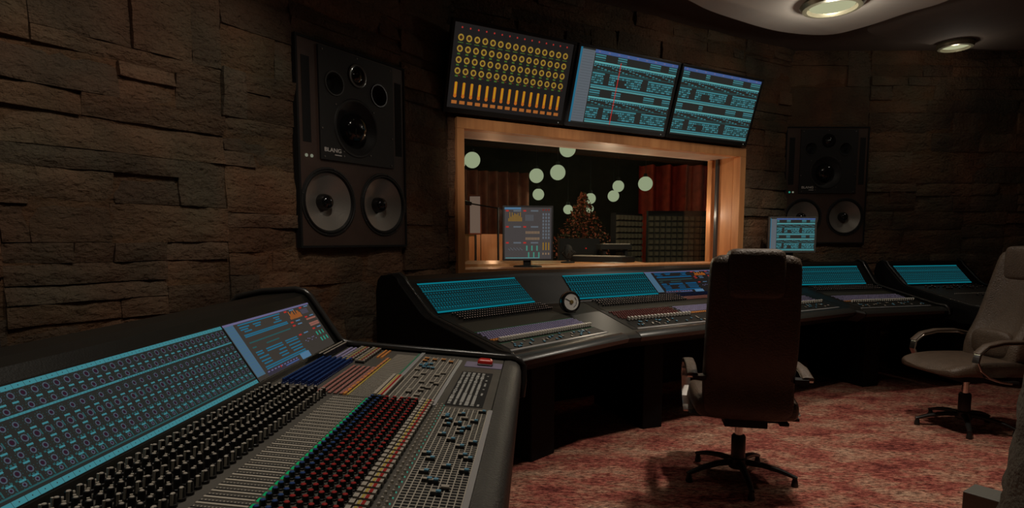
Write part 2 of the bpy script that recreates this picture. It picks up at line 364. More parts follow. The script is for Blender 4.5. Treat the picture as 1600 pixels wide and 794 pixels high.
for i, (x, y, z, pw, cone, aim) in enumerate(LIT):
    if i < 2:
        e = empty('ceiling_lamp', (x, y, z + .02), ['large oval lamp glowing under the pale ceiling cloud', 'small lamp glowing under the brown ceiling panel at far right'][i], 'lamp')
        s = 1.0 if i == 0 else .68; zz = z
        b = MB(Matrix.Translation((x, y, zz)) @ Matrix.Diagonal((s, s, 1, 1))); b.lathe([(.20, 0), (.215, -.018), (.195, -.045), (.165, -.05), (.16, -.02), (.14, 0)], mat('lamp_rim', (.32, .29, .2), .35, metal=.5), 36, caps=False); b.obj('rim', e, True)
        b = MB(Matrix.Translation((x, y, zz)) @ Matrix.Diagonal((s, s, 1, 1))); b.lathe([(.001, -.03), (.15, -.028), (.15, -.005), (.001, -.004)], emi('lamp_disc', (168, 168, 134), 1), 36); b.obj('diffuser', e, True)
        spot('lamp_light', (x, y, zz - .07), pw, size=cone)
        point('lamp_spill', (x, y, zz - .16), [4.5, .8][i], (1, .93, .8), .03)
    else:
        e = empty('ceiling_lamp', (x, y, z), 'added unseen round downlight in the brown ceiling', 'lamp', 'added unseen ceiling downlights')  # added out-of-view downlight for walls, consoles, floor and window
        b = MB(Matrix.Translation((x, y, ZC))); b.lathe([(.09, 0), (.095, -.012), (.07, -.014), (.065, 0)], BEZEL, 28, caps=False); b.obj('rim', e, True)
        b = MB(Matrix.Translation((x, y, ZC))); b.lathe([(.001, -.008), (.065, -.008), (.065, -.002)], emi('lamp_disc', (168, 168, 134), 1), 28); b.obj('diffuser', e, True)
        spot('lamp_light', (x, y, ZC - .03), pw, aim, size=cone, rad=.09 if i == 2 else .05)

# dark upright panel at the left picture edge
b = MB(frame(33, (CX, CY, 0))); b.box((-3.3, .06, 0), (-2.565, .10, 1.53), mat('panel_fabric', (.05, .048, .05), .95, bump=.6, bscale=300))
PANEL = b

# ------------------------------------------------------------------ window
win = struct(empty('window_1', FW @ Vector((1.5, 0, 1.0))))
cw = .075
b = MB(FW)
b.box((WU0, -.02, WZ1 - cw), (WU1, .062, WZ1), WOODF); b.box((WU0, -.02, WZ0), (WU1, .062, WZ0 + .03), WOODF)
b.box((WU0, -.02, WZ0 + .03), (WU0 + .055, .062, WZ1 - cw), WOODF); b.box((WU1 - cw, -.02, WZ0 + .03), (WU1, .062, WZ1 - cw), WOODF)
b.obj('window_casing', win, bevel=.003)
b = MB(FW); b.box((WU0 + .02, -.34, WZ1 - cw + .004), (WU1 - .01, -.02, WZ1 - cw + .03), WOODT); b.obj('window_head', win)
b = MB(FW); b.box((WU0 + .02, -.34, WZ0 - .005), (WU1 - .01, -.02, WZ0 + .028), WOODF); b.obj('window_sill', win)
b = MB(FW); b.box((WU1 - cw + .01, -.34, WZ0 + .02), (WU1 - cw + .03, -.03, WZ1 - cw + .01), WOODF)
b.box((WU0 + .02, -.34, WZ0 + .02), (WU0 + .045, -.02, WZ1 - cw + .01), WOODF); b.obj('window_jamb', win)
b = MB(FW)
for u in (WU1 - cw - .02, ): b.box((u, -.30, WZ0 + .03), (u + .03, -.26, WZ1 - cw), WOODF); b.box((u + .005, -.22, WZ0 + .03), (u + .03, -.19, WZ1 - cw), BEZEL)
b.obj('glazing_bead', win)
b = MB(FW); b.box((WU0 + .045, -.285, WZ0 + .028), (WU1 - cw - .02, -.28, WZ1 - cw), GLASS); b.obj('window_pane', win)


# ------------------------------------------------------------------ screens graphics
BG = emi('scr_bg', (38, 38, 35)); BGT = emi('scr_bg_teal', (18, 46, 50)); TEAL = emi('scr_teal', (58, 118, 126)); TEALD = emi('scr_teal_dim', (38, 78, 80)); TEALX = emi('scr_teal_deep', (8, 108, 122))
TEALM = emi('scr_teal_mid', (10, 74, 84)); RING = emi('scr_ring', (66, 76, 88)); PURP = emi('scr_purple', (44, 22, 36)); BG2 = emi('scr_bg_brown', (56, 51, 46)); BG3 = emi('scr_bg_dark', (30, 27, 26))
SBLUE = emi('scr_blue', (74, 108, 136)); SBLU2 = emi('scr_blue_ruler', (62, 84, 130)); SLIL = emi('scr_lilac', (96, 92, 124)); SRED = emi('scr_red', (160, 44, 38)); SORA = emi('scr_orange', (170, 92, 28))
SYEL = emi('scr_yellow', (140, 112, 42)); SGRN = emi('scr_green', (62, 92, 36)); SPNK = emi('scr_pink', (130, 84, 74)); SGRY = emi('scr_grey', (86, 92, 98)); SWHT = emi('scr_white', (120, 140, 142)); CYB = emi('scr_cyanblue', (34, 96, 122)); SBRT = emi('scr_bright', (84, 150, 152))
class Panel:
    def __init__(s, mb, TL, Rv, Dv):
        s.b = mb; s.o = Vector(TL); s.R = Vector(Rv); s.D = Vector(Dv); s.N = s.R.cross(s.D).normalized()
        s.w = s.R.length; s.h = s.D.length; s.k = 0
        if s.N.y * 0 + (s.N.dot(CAMP - s.o) if mb.M == Matrix() else -s.N.y * -1) < 0: s.N = -s.N
    def P(s, x, y, k): return s.o + s.R * x + s.D * y + s.N * (.0004 * k)
    def q(s, x0, y0, x1, y1, m, k=1): s.b.quad([s.P(x0, y0, k), s.P(x1, y0, k), s.P(x1, y1, k), s.P(x0, y1, k)], m)
    def ring(s, x, y, r, w, m, n=10, k=1):
        rx, ry = r / s.w, r / s.h; ri = (r - w) / r; vs = []; fs = []
        for j in range(n): a = 2 * PI * j / n; vs += [s.P(x + rx * math.cos(a), y + ry * math.sin(a), k), s.P(x + rx * ri * math.cos(a), y + ry * ri * math.sin(a), k)]
        for j in range(n): a = 2 * j; c = 2 * ((j + 1) % n); fs.append((a, c, c + 1, a + 1))
        s.b.add(vs, fs, m)
    def disc(s, x, y, r, m, n=8, k=1): s.b.quad([s.P(x + r / s.w * math.cos(2 * PI * j / n), y + r / s.h * math.sin(2 * PI * j / n), k) for j in range(n)], m)
def scr_channels(p, n, hi=True, T=TEAL, bg=BG, D=TEALD):
    p.q(0, 0, 1, 1, bg, 0); c = 1 / n; r = random.Random(3); cw_ = p.w / n
    p.q(0, 0, 1, .05, T); p.q(0, .945, 1, 1, T); p.q(0, .275, 1, .297, T); p.q(0, .90, 1, .915, D)
    for i in range(n):
        x = (i + .5) * c
        if hi: p.q(i * c, 0, i * c + .03 * c, .06, bg, 2); p.q(i * c, .94, i * c + .03 * c, 1, bg, 2); p.disc(x, .025, cw_ * .05, bg, 6, 2); p.disc(x, .972, cw_ * .05, bg, 6, 2)
        for (y, rr, bar, full) in ((.105, .29, .165, 0), (.235, .26, None, 1), (.365, .24, .43, 0), (.50, .29, .56, 2), (.625, .24, .69, 1), (.76, .26, .82, 1), (.865, .18, None, 2)):
            if hi:
                p.ring(x, y, cw_ * rr, cw_ * .09, RING, 10, 1); p.disc(x, y, cw_ * rr * .55, PURP, 8, 1)
                for j in range(10):
                    a = 2 * PI * j / 10 + .3; p.disc(x + math.cos(a) * cw_ * (rr + .12) / p.w, y + math.sin(a) * cw_ * (rr + .12) / p.h, cw_ * .035, D, 4, 1)
            else: p.q(x - c * .3, y - .028, x + c * .2, y + .022, D, 1)
            if bar: p.q(x - c * .22, bar, x + c * .3, bar + .018, T, 1)
            if full == 1: 
                for j in range(3): p.q(x - c * .42 + j * c * .3, y + .045, x - c * .24 + j * c * .3, y + .062, D, 1)
            if full == 2: p.q(x + c * .3, y - .03, x + c * .4, y + .03, D, 1)
def scr_daw(p, seed, left=.13, red=None, T=TEAL, D=TEALD, bg=BG, rows=2):
    r = random.Random(seed); p.q(0, 0, 1, 1, bg, 0); p.q(left, 0, 1, .045, SBLU2 if T is not TEALX else CYB)
    for i in range(9): x = left + (1 - left) * (i + .3) / 9; p.q(x, .012, x + .02, .03, SLIL, 2)
    if left: 
        p.q(0, 0, .02, 1, CYB, 1); p.q(.02, .02, left, .985, SGRY, 1)
        for i in range(26): y = .04 + i * .036; p.q(.03, y, left - .01, y + .004, BEZ_LINE, 2)
    W = 1 - left; X = lambda t: left + .008 + (W - .012) * t; H = .945 / rows
    def seg(a, b_, y0, y1, m, k=1): p.q(X(a), y0, X(b_), y1, m, k)
    gaps = [(r.uniform(.05, .16), r.uniform(.2, .28)), (r.uniform(.32, .38), r.uniform(.55, .66)), (r.uniform(.76, .8), r.uniform(.86, .9))]
    for k in range(rows):
        y = .055 + k * H; h = H / 20
        for j in range(3):
            cur = 0
            for g0, g1 in gaps + [(1, 1)]: seg(cur, g0, y + j * h * 1.25, y + j * h * 1.25 + h * .72, T if j < 2 else D); cur = g1
        y1 = y + h * 3.9; seg(0, 1, y1, y1 + h * 1.0, SBRT if T is TEAL else T); 
        x = 0
        while x < .99: l = r.uniform(.012, .03); seg(x, min(1, x + l), y1 + h * 1.3, y1 + h * 2.0, T); x += l + .008
        for j in range(24):                                   # stepped notes
            x = j / 24; o = (j % 5) * h * .42; seg(x, x + .026, y1 + h * 2.4 + o, y1 + h * 2.9 + o, T)
            if r.random() < .5: seg(x, x + .03, y1 + h * 4.2, y1 + h * 4.7, D)
        y2 = y + h * 8.6; seg(0, 1, y2, y2 + h * .25, D); seg(.0, .72, y2 + h * .7, y2 + h * .95, D)
        y3 = y + h * 10.1
        for (a, c_) in ((0, .14), (.2, .60), (.67, 1)):
            seg(a, c_, y3, y3 + h * .9, T)
            for j in range(4):
                x = a
                while x < c_ - .01:
                    l = min(r.choice([.02, .03, .05]), c_ - x)
                    if not (.26 < x < .38 and 1 <= j <= 3) : seg(x, x + l - .006, y3 + h * (1.3 + j * 1.3), y3 + h * (2.2 + j * 1.3), T if (j + int(x * 40)) % 3 else D)
                    x += l
        y4 = y + h * 17.0; seg(0, 1, y4, y4 + h * .9, T); seg(0, 1, y4 + h * 1.2, y4 + h * 2.1, SBRT if T is TEAL else T)
        for j in range(60): seg(j / 60, j / 60 + .004, y4 + h * 1.1, y4 + h * 2.1, bg, 2)
    if red: p.q(red, .12, red + .008, .98, SRED, 3)
BEZ_LINE = emi('scr_track_line', (66, 70, 74))
def scr_mixpage(p, T=CYB, bg=BG2, k2=True):
    """left: arrangement clips; right: meters, dials and labels"""
    p.q(0, 0, 1, 1, bg, 0); p.q(0, 0, 1, .035, SLIL); p.q(.005, .03, .085, .93, emi('scr_sidebar', (66, 94, 112))); [p.q(.015, .06 + .05 * q_, .08, .065 + .05 * q_, SBLU2, 2) for q_ in range(17)]; s = .60; r = random.Random(5)
    def seg(a, b_, y0, y1, m=T, k=1): p.q(.12 + a * (s - .12), y0, .12 + b_ * (s - .12), y1, m, k)
    for (y, segs) in ((.05, [(0, .95)]), (.10, [(0, .2), (.28, .45), (.75, .9)]), (.14, [(0, .15), (.3, .42), (.78, .88)]), (.18, [(.05, .2), (.7, .9)]), (.24, [(0, 1)]), (.27, [(0, 1)]),
                      (.38, [(0, .97)]), (.47, [(0, .08), (.3, .6)]), (.56, [(.0, .14), (.22, .6), (.68, 1)]), (.60, [(.0, .14), (.22, .6), (.68, 1)]), (.66, [(0, .2), (.45, .62), (.7, 1)]), (.72, [(0, .2), (.4, .6), (.7, 1)]), (.77, [(.02, .2), (.42, .6), (.72, .98)]), (.83, [(0, 1)]), (.865, [(0, 1)])):
        for a, c in segs: seg(a, c, y, y + .022, T if y not in (.38, .47) else TEALD)
    p.q(.1, .90, .46, .99, emi('scr_transport', (50, 46, 56)), 1); p.q(.50, .885, s + .02, 1.0, SBLUE, 2)
    for i in range(10): p.q(.11 + i * .036, .915 + .0, .13 + i * .036, .935, SLIL, 2)
    p.q(.30, .95, .46, .97, SBLU2, 2); p.disc(.25, .93, .004, SRED, 6, 3)
    x0 = .63
    for (y, x) in ((.05, x0), (.05, .84), (.28, x0), (.26, .84), (.55, x0), (.53, .84), (.35, x0)):
        p.q(x, y, x + .035, y + .03, SRED, 2)
        p.q(x + .07, y, x + .13, y + .022, SBLUE, 2)
    for i in range(11): hgt = .05 + .12 * abs(math.sin(i * 1.3)); p.q(.66 + i * .015, .24 - hgt, .668 + i * .015, .24, SORA, 2)
    for i in range(6): p.q(.84 + i * .017, .1, .844 + i * .017, .2, SLIL, 2)
    for y in (.31, .41, .45): p.q(.84, y, .98, y + .035, SPNK, 2)
    for i in range(8): p.q(.66 + i * .02, .70 + .03 * math.sin(i * 2), .675 + i * .02, .715 + .03 * math.sin(i * 2), SLIL, 2)
    for i in range(3):
        for j in range(2): p.q(.85 + i * .045 + j * .01, .62 + j * .14, .868 + i * .045 + j * .01, .70 + j * .14, TEALE, 2)

# ------------------------------------------------------------------ proto parts
def proto(fn, smooth=False):
    b = MB(); fn(b); return b.mesh('part', smooth)
def kn(body, cap, r=.0064, h=.018, n=10, fin=None, ct=.82):
    def f(b):
        b.lathe([(r * 1.2, 0), (r * 1.2, h * .25), (r, h * .3), (r * .9, h)], body, n)
        b.lathe([(r * .9, h), (r * .8, h + .0016)], body, n); b.lathe([(r * ct, h + .0012), (r * ct * .8, h + .0026), (r * .2, h + .003)], cap, n)
        if fin: b.box((r * .7, -.0021, h * .25), (r * 1.2, .0021, h + .0035), fin)
    return f
P_BLACK = proto(kn(BLK, CREAM, .0064, .021, 12, BEIGE, .6)); P_BLUE = proto(kn(BLK, BLUEC, .0062, .012, 10)); P_RED = proto(kn(BLK, REDC, .0064, .012, 10))
P_NAVY = proto(kn(NAVY, BLUEC, .0052, .014, 8)); P_PINK = proto(lambda b: (b.box((-.004, -.004, 0), (.004, .004, .005), PINKC), b.box((-.005, -.005, 0), (.005, .005, .002), BLK)))
P_LIL = proto(lambda b: b.box((-.0055, -.0045, 0), (.0055, .0045, .005), LILC)); P_ORA = proto(lambda b: b.box((-.0055, -.004, 0), (.0055, .004, .005), ORAC))
P_MAR = proto(lambda b: b.box((-.006, -.005, 0), (.006, .005, .006), MAROON))
P_CAP = proto(lambda b: (b.box((-.0085, -.018, 0), (.0085, .014, .009), BLK), b.box((-.0075, -.018, .009), (.0075, .004, .013), CREAM), b.box((-.0075, .006, .004), (.0075, .015, .015), CREAM), b.box((-.0076, -.012, .013), (.0076, -.006, .0136), REDC), b.box((-.0076, -.004, .013), (.0076, .001, .0136), YELC)))
P_BTN = proto(kn(CREAM, CREAM, .0036, .004, 8)); P_GLED = proto(lambda b: b.box((-.006, -.003, 0), (.006, .003, .0018), GREENE)); P_TLED = proto(lambda b: b.box((-.0025, -.0016, 0), (.0025, .0016, .001), TEALE))
P_FBLUE = proto(lambda b: (b.box((-.0045, -.010, 0), (.0045, .010, .006), BLK), b.box((-.004, -.009, .006), (.004, 0, .009), SKYC), b.box((-.004, 0, .006), (.004, .009, .0075), CREAM)))
P_FWHT = proto(lambda b: (b.box((-.0045, -.008, 0), (.0045, .008, .004), BLK), b.box((-.004, -.0075, .004), (.004, .0075, .007), CREAM)))
P_FORA = proto(lambda b: (b.box((-.0055, -.008, 0), (.0055, .008, .005), BLK), b.box((-.005, -.0075, .005), (.005, .0075, .008), ORAC)))
P_SKY = proto(lambda b: (b.box((-.0055, -.006, 0), (.0055, .006, .005), BLK), b.box((-.005, -.006, .005), (.005, .006, .008), SKYC)))
def slot(L):
    def f(b):
        b.box((-.0085, -L / 2, 0), (-.003, L / 2, .0016), BEIGE); b.box((.001, -L / 2, 0), (.0045, L / 2, .0006), MATTE)
        n = int(L / .006)
        for i in range(n): y = -L / 2 + (i + .5) * L / n; b.box((.0050, y - .001, 0), (.0085, y + .001, .0009), BEIGE)
    return f
P_SLOT = proto(slot(.088)); P_SLOTN = proto(lambda b: (b.box((-.0035, -.04, 0), (-.0005, .04, .0014), BEIGE), b.box((.0008, -.04, 0), (.0028, .04, .0006), MATTE)))

# ------------------------------------------------------------------ consoles
def tiltM(F, u, v, w, slope, rz=0):
    """matrix of a part lying on a surface: right-handed, x along u, y across"""
    X = (F.to_3x3() @ Vector((1, 0, 0))).normalized(); Y = (F.to_3x3() @ Vector((0, -1, slope))).normalized(); Z = X.cross(Y)
    M = Matrix((X, Y, Z)).transposed().to_4x4(); M.translation = F @ Vector((u, v, w)); return M @ Matrix.Rotation(rz, 4, 'Z') if rz else M

# --- foreground console ------------------------------------------------
FC = frame(2.2, (.025, 2.337, 0))
con = empty('mixing_console', FC @ Vector((-1.4, -.4, 0)), 'large studio mixing console filling the lower left foreground, with a red button', 'mixing console')
SL = (.832 - .781) / (.687 - .05)
def wz(v): return .781 + (-.05 - v) * SL
prof = [(-.052, .781), (-.70, .833), (-.705, .849), (-.812, 1.013), (-.832, 1.036), (-.87, 1.046), (-1.0, 1.036), (-1.10, 1.010), (-1.125, .98), (-1.125, .62), (-.95, .56), (-.12, .60), (-.052, .66)]
b = MB(FC); b.prism(prof, -3.3, -.035, SHELL); b.obj('console_body', con, bevel=.004)
b = MB(FC); b.prism([(-.055, wz(-.055) + .0022), (-.698, wz(-.698) + .0022), (-.698, wz(-.698)), (-.055, wz(-.055))], -3.25, -.04, SURF); b.obj('control_panel', con)
armp = [(-.052, .783), (-.03, .784), (-.008, .778), (.006, .764), (.012, .742), (.012, .70), (.004, .66), (-.02, .63), (-.052, .62)]
b = MB(FC); b.prism(armp, -3.3, -.03, ARM); b.obj('armrest', con, smooth=60)
# cheek at the far end with raised rounded rail
def cheek(F, u, outer, parent, th=.035, r=.012, rail_pts=None):
    b = MB(F); b.prism(outer, u, u + th, TRIMB); b.obj('end_cheek', parent, bevel=.006)
    b = MB(F); b.tube([(u + .004, y, z) for y, z in rail_pts], r, mat('rail_black', (.03, .028, .026), .22, spec=.6), 10); b.obj('cheek_rail', parent, smooth=60)
rail = [(-1.13, 1.0), (-1.10, 1.030), (-1.0, 1.052), (-.87, 1.060), (-.835, 1.053), (-.812, 1.035), (-.70, .866), (-.68, .852), (-.64, .846), (-.06, .799), (-.02, .797), (.008, .785), (.022, .762), (.024, .70), (.016, .64)]
cheek(FC, -.035, rail + [(-.03, .60), (-.95, .56), (-1.13, .62)], con, .04, .011, rail)
for u in (-.22, -2.2): b = MB(FC); b.box((u - .06, -.95, 0), (u, -.14, .60), TRIMB); b.obj('pedestal', con, bevel=.008)
# screens
def slab_panel(F, name, parent, u0, u1, vb, wb, vt, wt, draw, bezel=.0):
    b = MB(); A = F @ Vector((u0, vt, wt)); B = F @ Vector((u1, vt, wt)); C_ = F @ Vector((u0, vb, wb))
    N = (B - A).cross(C_ - A).normalized()
    if N.dot(CAMP - A) < 0: N = -N
    off = N * .003
    b.add([A + off, B + off, F @ Vector((u1, vb, wb)) + off, C_ + off, A - off, B - off, F @ Vector((u1, vb, wb)) - off, C_ - off],
          [(4, 5, 6, 7), (0, 1, 5, 4), (1, 2, 6, 5), (2, 3, 7, 6), (3, 0, 4, 7)], BEZEL)
    p = Panel(b, A + off, B - A, C_ - A); p.N = N; draw(p); return b.obj(name, parent, recalc=False)
vb, wb, vt, wt = -.708, .852, -.810, 1.009
slab_panel(FC, 'screen', con, -2.78, -.715, vb, wb, vt, wt, lambda p: scr_channels(p, 86, True))
slab_panel(FC, 'screen', con, -.708, -.075, vb, wb, vt, wt, lambda p: scr_mixpage(p))
RP = Repeats(con)
def put(name, me, u, v, F=None, wf=None, slope=None, rz=0, dz=.0022):
    RP.add(name, me, tiltM(F or FC, u, v, (wf or wz)(v) + dz, SL if slope is None else slope, rz))
pitch = .024; N = 36
for i in range(N):
    u = -.712 - (i + .5) * pitch
    for j in range(7): put('black_knob', P_BLACK, u + (.003 if j % 2 else -.003), -.672 + j * .0255, rz=rnd.uniform(-.5, .5) + (PI if j % 3 == 0 else .5))
    put('small_button', P_BTN, u - .005, -.690); put('small_button', P_BTN, u + .006, -.690)
    put('fader_slot', P_SLOT, u, -.449); put('green_light', P_GLED, u, -.400)
    for j in range(2): put('blue_knob', P_BLUE, u, -.384 + j * .02)
    for j in range(5): put('red_knob', P_RED, u + (j % 2) * .004, -.344 + j * .0205)
    put('channel_switch', P_CAP, u, -.232)
    for j in range(2): put('small_button', P_BTN, u - .005 + j * .009, -.202 + j * .012)
    put('teal_light', P_TLED, u + .006, -.186)
# grid in front of the channels
b = MB()
def line(b, u0, v0, u1, v1, h=.0028, m=BEIGE, t=.0):
    P = [FC @ Vector(p) for p in ((u0, v0, wz(v0) + .0024), (u1, v0, wz(v0) + .0024), (u1, v1, wz(v1) + .0024), (u0, v1, wz(v1) + .0024))]
    Q = [p + Vector((0, 0, h - .002)) for p in P]; b.add(P + Q, [(4, 5, 6, 7), (0, 1, 5, 4), (1, 2, 6, 5), (2, 3, 7, 6), (3, 0, 4, 7)], m)
line(b, -1.6, -.178, -.735, -.062, .0022, MATTE)
for i in range(73): u = -.738 - i * .012; line(b, u - .0012, -.178, u + .0012, -.062, .0030)
for i in range(10): v = -.178 + i * .0128; line(b, -1.6, v - .0011, -.735, v + .0011, .0032)
o = b.obj('fader_grid', con)
for i in range(32):
    put('grid_fader', P_FBLUE if rnd.random() < .9 else P_FWHT, -.75 - rnd.random() * .8, -.165 + .0128 * rnd.randint(0, 7), dz=.004)
# grid between the strips of the master section
b = MB(); line(b, -.712, -.352, -.09, -.222, .0022, MATTE)
for i in range(48): u = -.10 - i * .0128; line(b, u - .0014, -.352, u + .0014, -.222, .0030)
for i in range(9): v = -.349 + i * .0155; line(b, -.712, v - .0012, -.09, v + .0012, .0032)
b.obj('fader_grid', con)
for (me, us, n) in ((P_FORA, (-.13, -.2), 6), (P_SKY, (-.22, -.30), 7), (P_FWHT, (-.32, -.70), 16)):
    for i in range(n): put('master_fader', me, rnd.uniform(*us), -.335 + .0155 * rnd.randint(0, 6), dz=.004)
for (v, ua, ub, wd) in ((-.366, -.46, -.045, .007), (-.212, -.735, -.12, .0055), (-.055, -1.75, -.74, .006)):
    b = MB(); line(b, ua, v - wd, ub, v + wd, .007, SILV); b.obj('silver_strip', con, bevel=.001)
for i in range(17): put('master_switch', P_CAP, -.47 - i * .0145, -.372)
# master section, behind
for i in range(27):
    for j in range(6): put('navy_knob', P_NAVY, -.295 - i * .0132 + (j % 2) * .005, -.668 + j * .0185)
    for j in range(5): put('pink_button', P_PINK, -.355 - i * .0132, -.545 + j * .0165)
for i in range(39):
    u = -.19 - i * .0133; put('red_button', P_ORA if i % 3 else P_PINK, u, -.470); 
for i in range(44): u = -.10 - i * .0138; put('fader_slot', P_SLOTN, u, -.418)
b = MB(); line(b, -.70, -.458, -.19, -.463, .004, YELC); line(b, -.70, -.377, -.06, -.382, .004, mat('green_tape', (.06, .30, .17), .5)); b.obj('colour_tape', con)
for i in range(18):
    u = -.06 - i * .0138
    for j in range(2): put('black_knob', P_BLACK, u, -.686 + j * .016)
    for j in range(3): put('lilac_button' if i > 2 else 'orange_button', P_LIL if i > 4 or j < 2 else P_ORA, u, -.645 + j * .017)
    if i % 2: put('cream_lever', P_CAP, u, -.59); put('cream_lever', P_CAP, u, -.545)
    if i < 10: put('orange_button', P_ORA, u, -.510); put('orange_button', P_ORA, u, -.495)
# black script plate with white symbols
b = MB(); line(b, -.712, -.186, -.285, -.080, .003, MATTE); b.obj('black_plate', con)
b = MB(); r2 = random.Random(21); WH = mat('plate_white', (.42, .42, .40), .5)
for k in range(6):
    v = -.176 + k * .0165; u = -.30
    while u > -.70:
        l = r2.uniform(.008, .03) if u > -.45 or k in (0, 5) else r2.uniform(.05, .12); l = min(l, u + .705)
        if l < .004: break
        wd = r2.uniform(.003, .0055) if k != 5 else .003
        if not (k == 5 and r2.random() < .55): line(b, u - l, v - wd, u, v + wd, .0042, WH)
        u -= l + r2.uniform(.003, .007)
b.obj('plate_symbols', con)
b = MB(); line(b, -.205, -.19, -.115, -.055, .004, mat('lilac_plate', (.26, .23, .34), .5)); b.obj('lilac_plate', con)
b = MB(tiltM(FC, -.158, -.118, wz(-.118) + .006, SL)); b.loft([[(x * .020, y * .028, z) for x, y in ((-1, -1), (1, -1), (1, 1), (-1, 1))] for z in (0, .005)], BLK)
b.loft([[(x * sx, y * sy, z) for x, y in ((-1, -1), (1, -1), (1, 1), (-1, 1))] for z, sx, sy in ((.005, .019, .027), (.016, .019, .027), (.022, .013, .018))], mat('big_red', (.62, .02, .012), .3)); o = b.obj('red_push_button', con, bevel=.003); o['label'] = 'large red push button'
RP.flush()

# --- curved main console -------------------------------------------------
F1 = frame(43.5); F2 = frame(58); F3 = frame(74)
main = empty('mixing_console', F2 @ Vector((3.5, -3.1, 0)), 'long curved black mixing console under the studio window, with teal screens', 'mixing console')
def cprof(vf, vb, vt, wf, wb, wt, back):   # nose .. surface .. screen .. hump .. back
    return [(vf + .10, wf - .012), (vf + .115, wf - .03), (vf + .105, wf - .055), (vf + .04, wf - .10), (vf - .08, wf - .11), (vt - back + .02, .52), (vt - back, .60),
            (vt - back, wt - .03), (vt - back + .03, wt + .035), (vt - .05, wt + .042), (vt - .012, wt + .022), (vt, wt), (vb, wb), (vb + .012, wb - .012), (vf, wf), (vf + .06, wf + .0)]
D1 = (-2.03, -2.575, -2.765, .70, .84, 1.0); D2 = (-2.72, -3.227, -3.40, .70, .84, 1.0); D3 = (-3.92, -4.56, -4.685, .69, .83, 1.0)
def ring_at(F, u, D, back): return [F @ Vector((u, v, z)) for v, z in cprof(*D, back)]
J1 = [F1 @ Vector((2.03, v, z)) for v, z in cprof(*D1, .20)]
sts = [(F1, 2.035, D1, .2), (F1, 3.03, D1, .2), (F2, 2.53, D2, .2), (F2, 4.90, D2, .2), (F3, 4.03, D3, .12), (F3, 4.90, D3, .12)]
b = MB(); rings = [ring_at(*s) for s in sts]; b.loft(rings, SHELL); b.obj('console_body', main, smooth=30)
def noseStrip(F, u0, u1, D, back=.2):
    b = MB(F); P = cprof(*D, back); b.loft([[(u, P[i][0] + .002, P[i][1] + .001) for i in (15, 0, 1, 2)] + [(u, P[2][0] - .02, P[2][1]), (u, P[15][0], P[15][1] - .02)] for u in (u0, u1)], mat('nose_black', (.035, .034, .031), .24, spec=.7)); b.obj('armrest', main, smooth=60)
noseStrip(F1, 2.05, 3.02, D1); noseStrip(F2, 2.54, 4.89, D2); noseStrip(F3, 4.04, 4.89, D3)
def cheek2(F, u, D, back, parent, th=.035, d=-1):
    vf, vb_, vt_, wf, wb_, wt_ = D
    rl = [(vt_ - back - .015, wt_ - .05), (vt_ - back + .005, wt_ + .02), (vt_ - back + .04, wt_ + .047), (vt_ - .05, wt_ + .058), (vt_ - .005, wt_ + .038), (vt_ + .015, wt_ + .01), (vb_ + .015, wb_ + .02), (vb_ + .06, wb_ - .004), (vf, wf + .018), (vf + .09, wf + .012), (vf + .12, wf - .01), (vf + .125, wf - .06)]
    b = MB(F); b.prism(rl + [(vf + .05, wf - .14), (vt_ - back + .1, .50), (vt_ - back - .015, .54)], u, u + th * d, TRIMB); b.obj('end_cheek', parent, bevel=.006)
    b = MB(F); b.tube([(u + .006 * -d, y, z) for y, z in rl], .010, MATS['rail_black'], 8); b.obj('cheek_rail', parent, smooth=60)
cheek2(F1, 2.035, D1, .2, main, .05); cheek2(F3, 4.90, D3, .12, main, .04, 1)
def surf(D):
    vf, vb_, vt_, wf, wb_, wt_ = D; s = (wb_ - .012 - wf) / (vf - vb_ - .012); return (lambda v: wf + (vf - v) * s), s
def panel_on(F, D, u0, u1, parent, va=None, vz=None, m=SURF, name='control_panel', lift=.002, th=.0):
    f, s = surf(D); va = D[0] if va is None else va; vz = D[1] + .014 if vz is None else vz; b = MB(F)
    b.loft([[(u, va, f(va) - .002), (u, va, f(va) + lift), (u, vz, f(vz) + lift), (u, vz, f(vz) - .002)] for u in (u0, u1)], m); return b.obj(name, parent)
MSURF = mat('panel_dark', (.017, .0165, .014), .55, spec=.25)
panel_on(F1, D1, 2.11, 2.96, main, m=MSURF); panel_on(F2, D2, 2.58, 4.84, main, m=MSURF); panel_on(F3, D3, 4.10, 4.84, main, m=MSURF)
def on_screen(D): # inset screen
    vf, vb_, vt_, wf, wb_, wt_ = D; return vb_ + .002, wb_ + .004, vt_ + .004, wt_ - .002
TC = dict(T=TEALX, bg=emi('scr_bg_deep', (14, 30, 32)), D=TEALM)
v1, w1, v2, w2 = on_screen(D1); slab_panel(F1, 'screen', main, 2.115, 2.93, v1, w1, v2, w2, lambda p: scr_channels(p, 40, False, **TC))
v1, w1, v2, w2 = on_screen(D2)
slab_panel(F2, 'screen', main, 2.535, 3.31, v1, w1, v2, w2, lambda p: scr_channels(p, 34, False, **TC))
slab_panel(F2, 'screen', main, 3.315, 4.12, v1, w1, v2, w2, lambda p: scr_mixpage(p, emi('scr_deepblue', (10, 80, 120)), BG3))
slab_panel(F2, 'screen', main, 4.125, 4.85, v1, w1, v2, w2, lambda p: scr_channels(p, 32, False, **TC))
v1, w1, v2, w2 = on_screen(D3); slab_panel(F3, 'screen', main, 4.05, 4.81, v1, w1, v2, w2, lambda p: scr_channels(p, 34, False, **TC))
RP = Repeats(main)
P_DOT = proto(kn(BLK, mat('cap_dusty', (.95, .74, .68), .4), .0056, .014, 8, None, .7)); P_CREAMK = proto(kn(BLK, CREAM, .006, .014, 8))
CRB = mat('cap_white', (.80, .76, .68), .45)
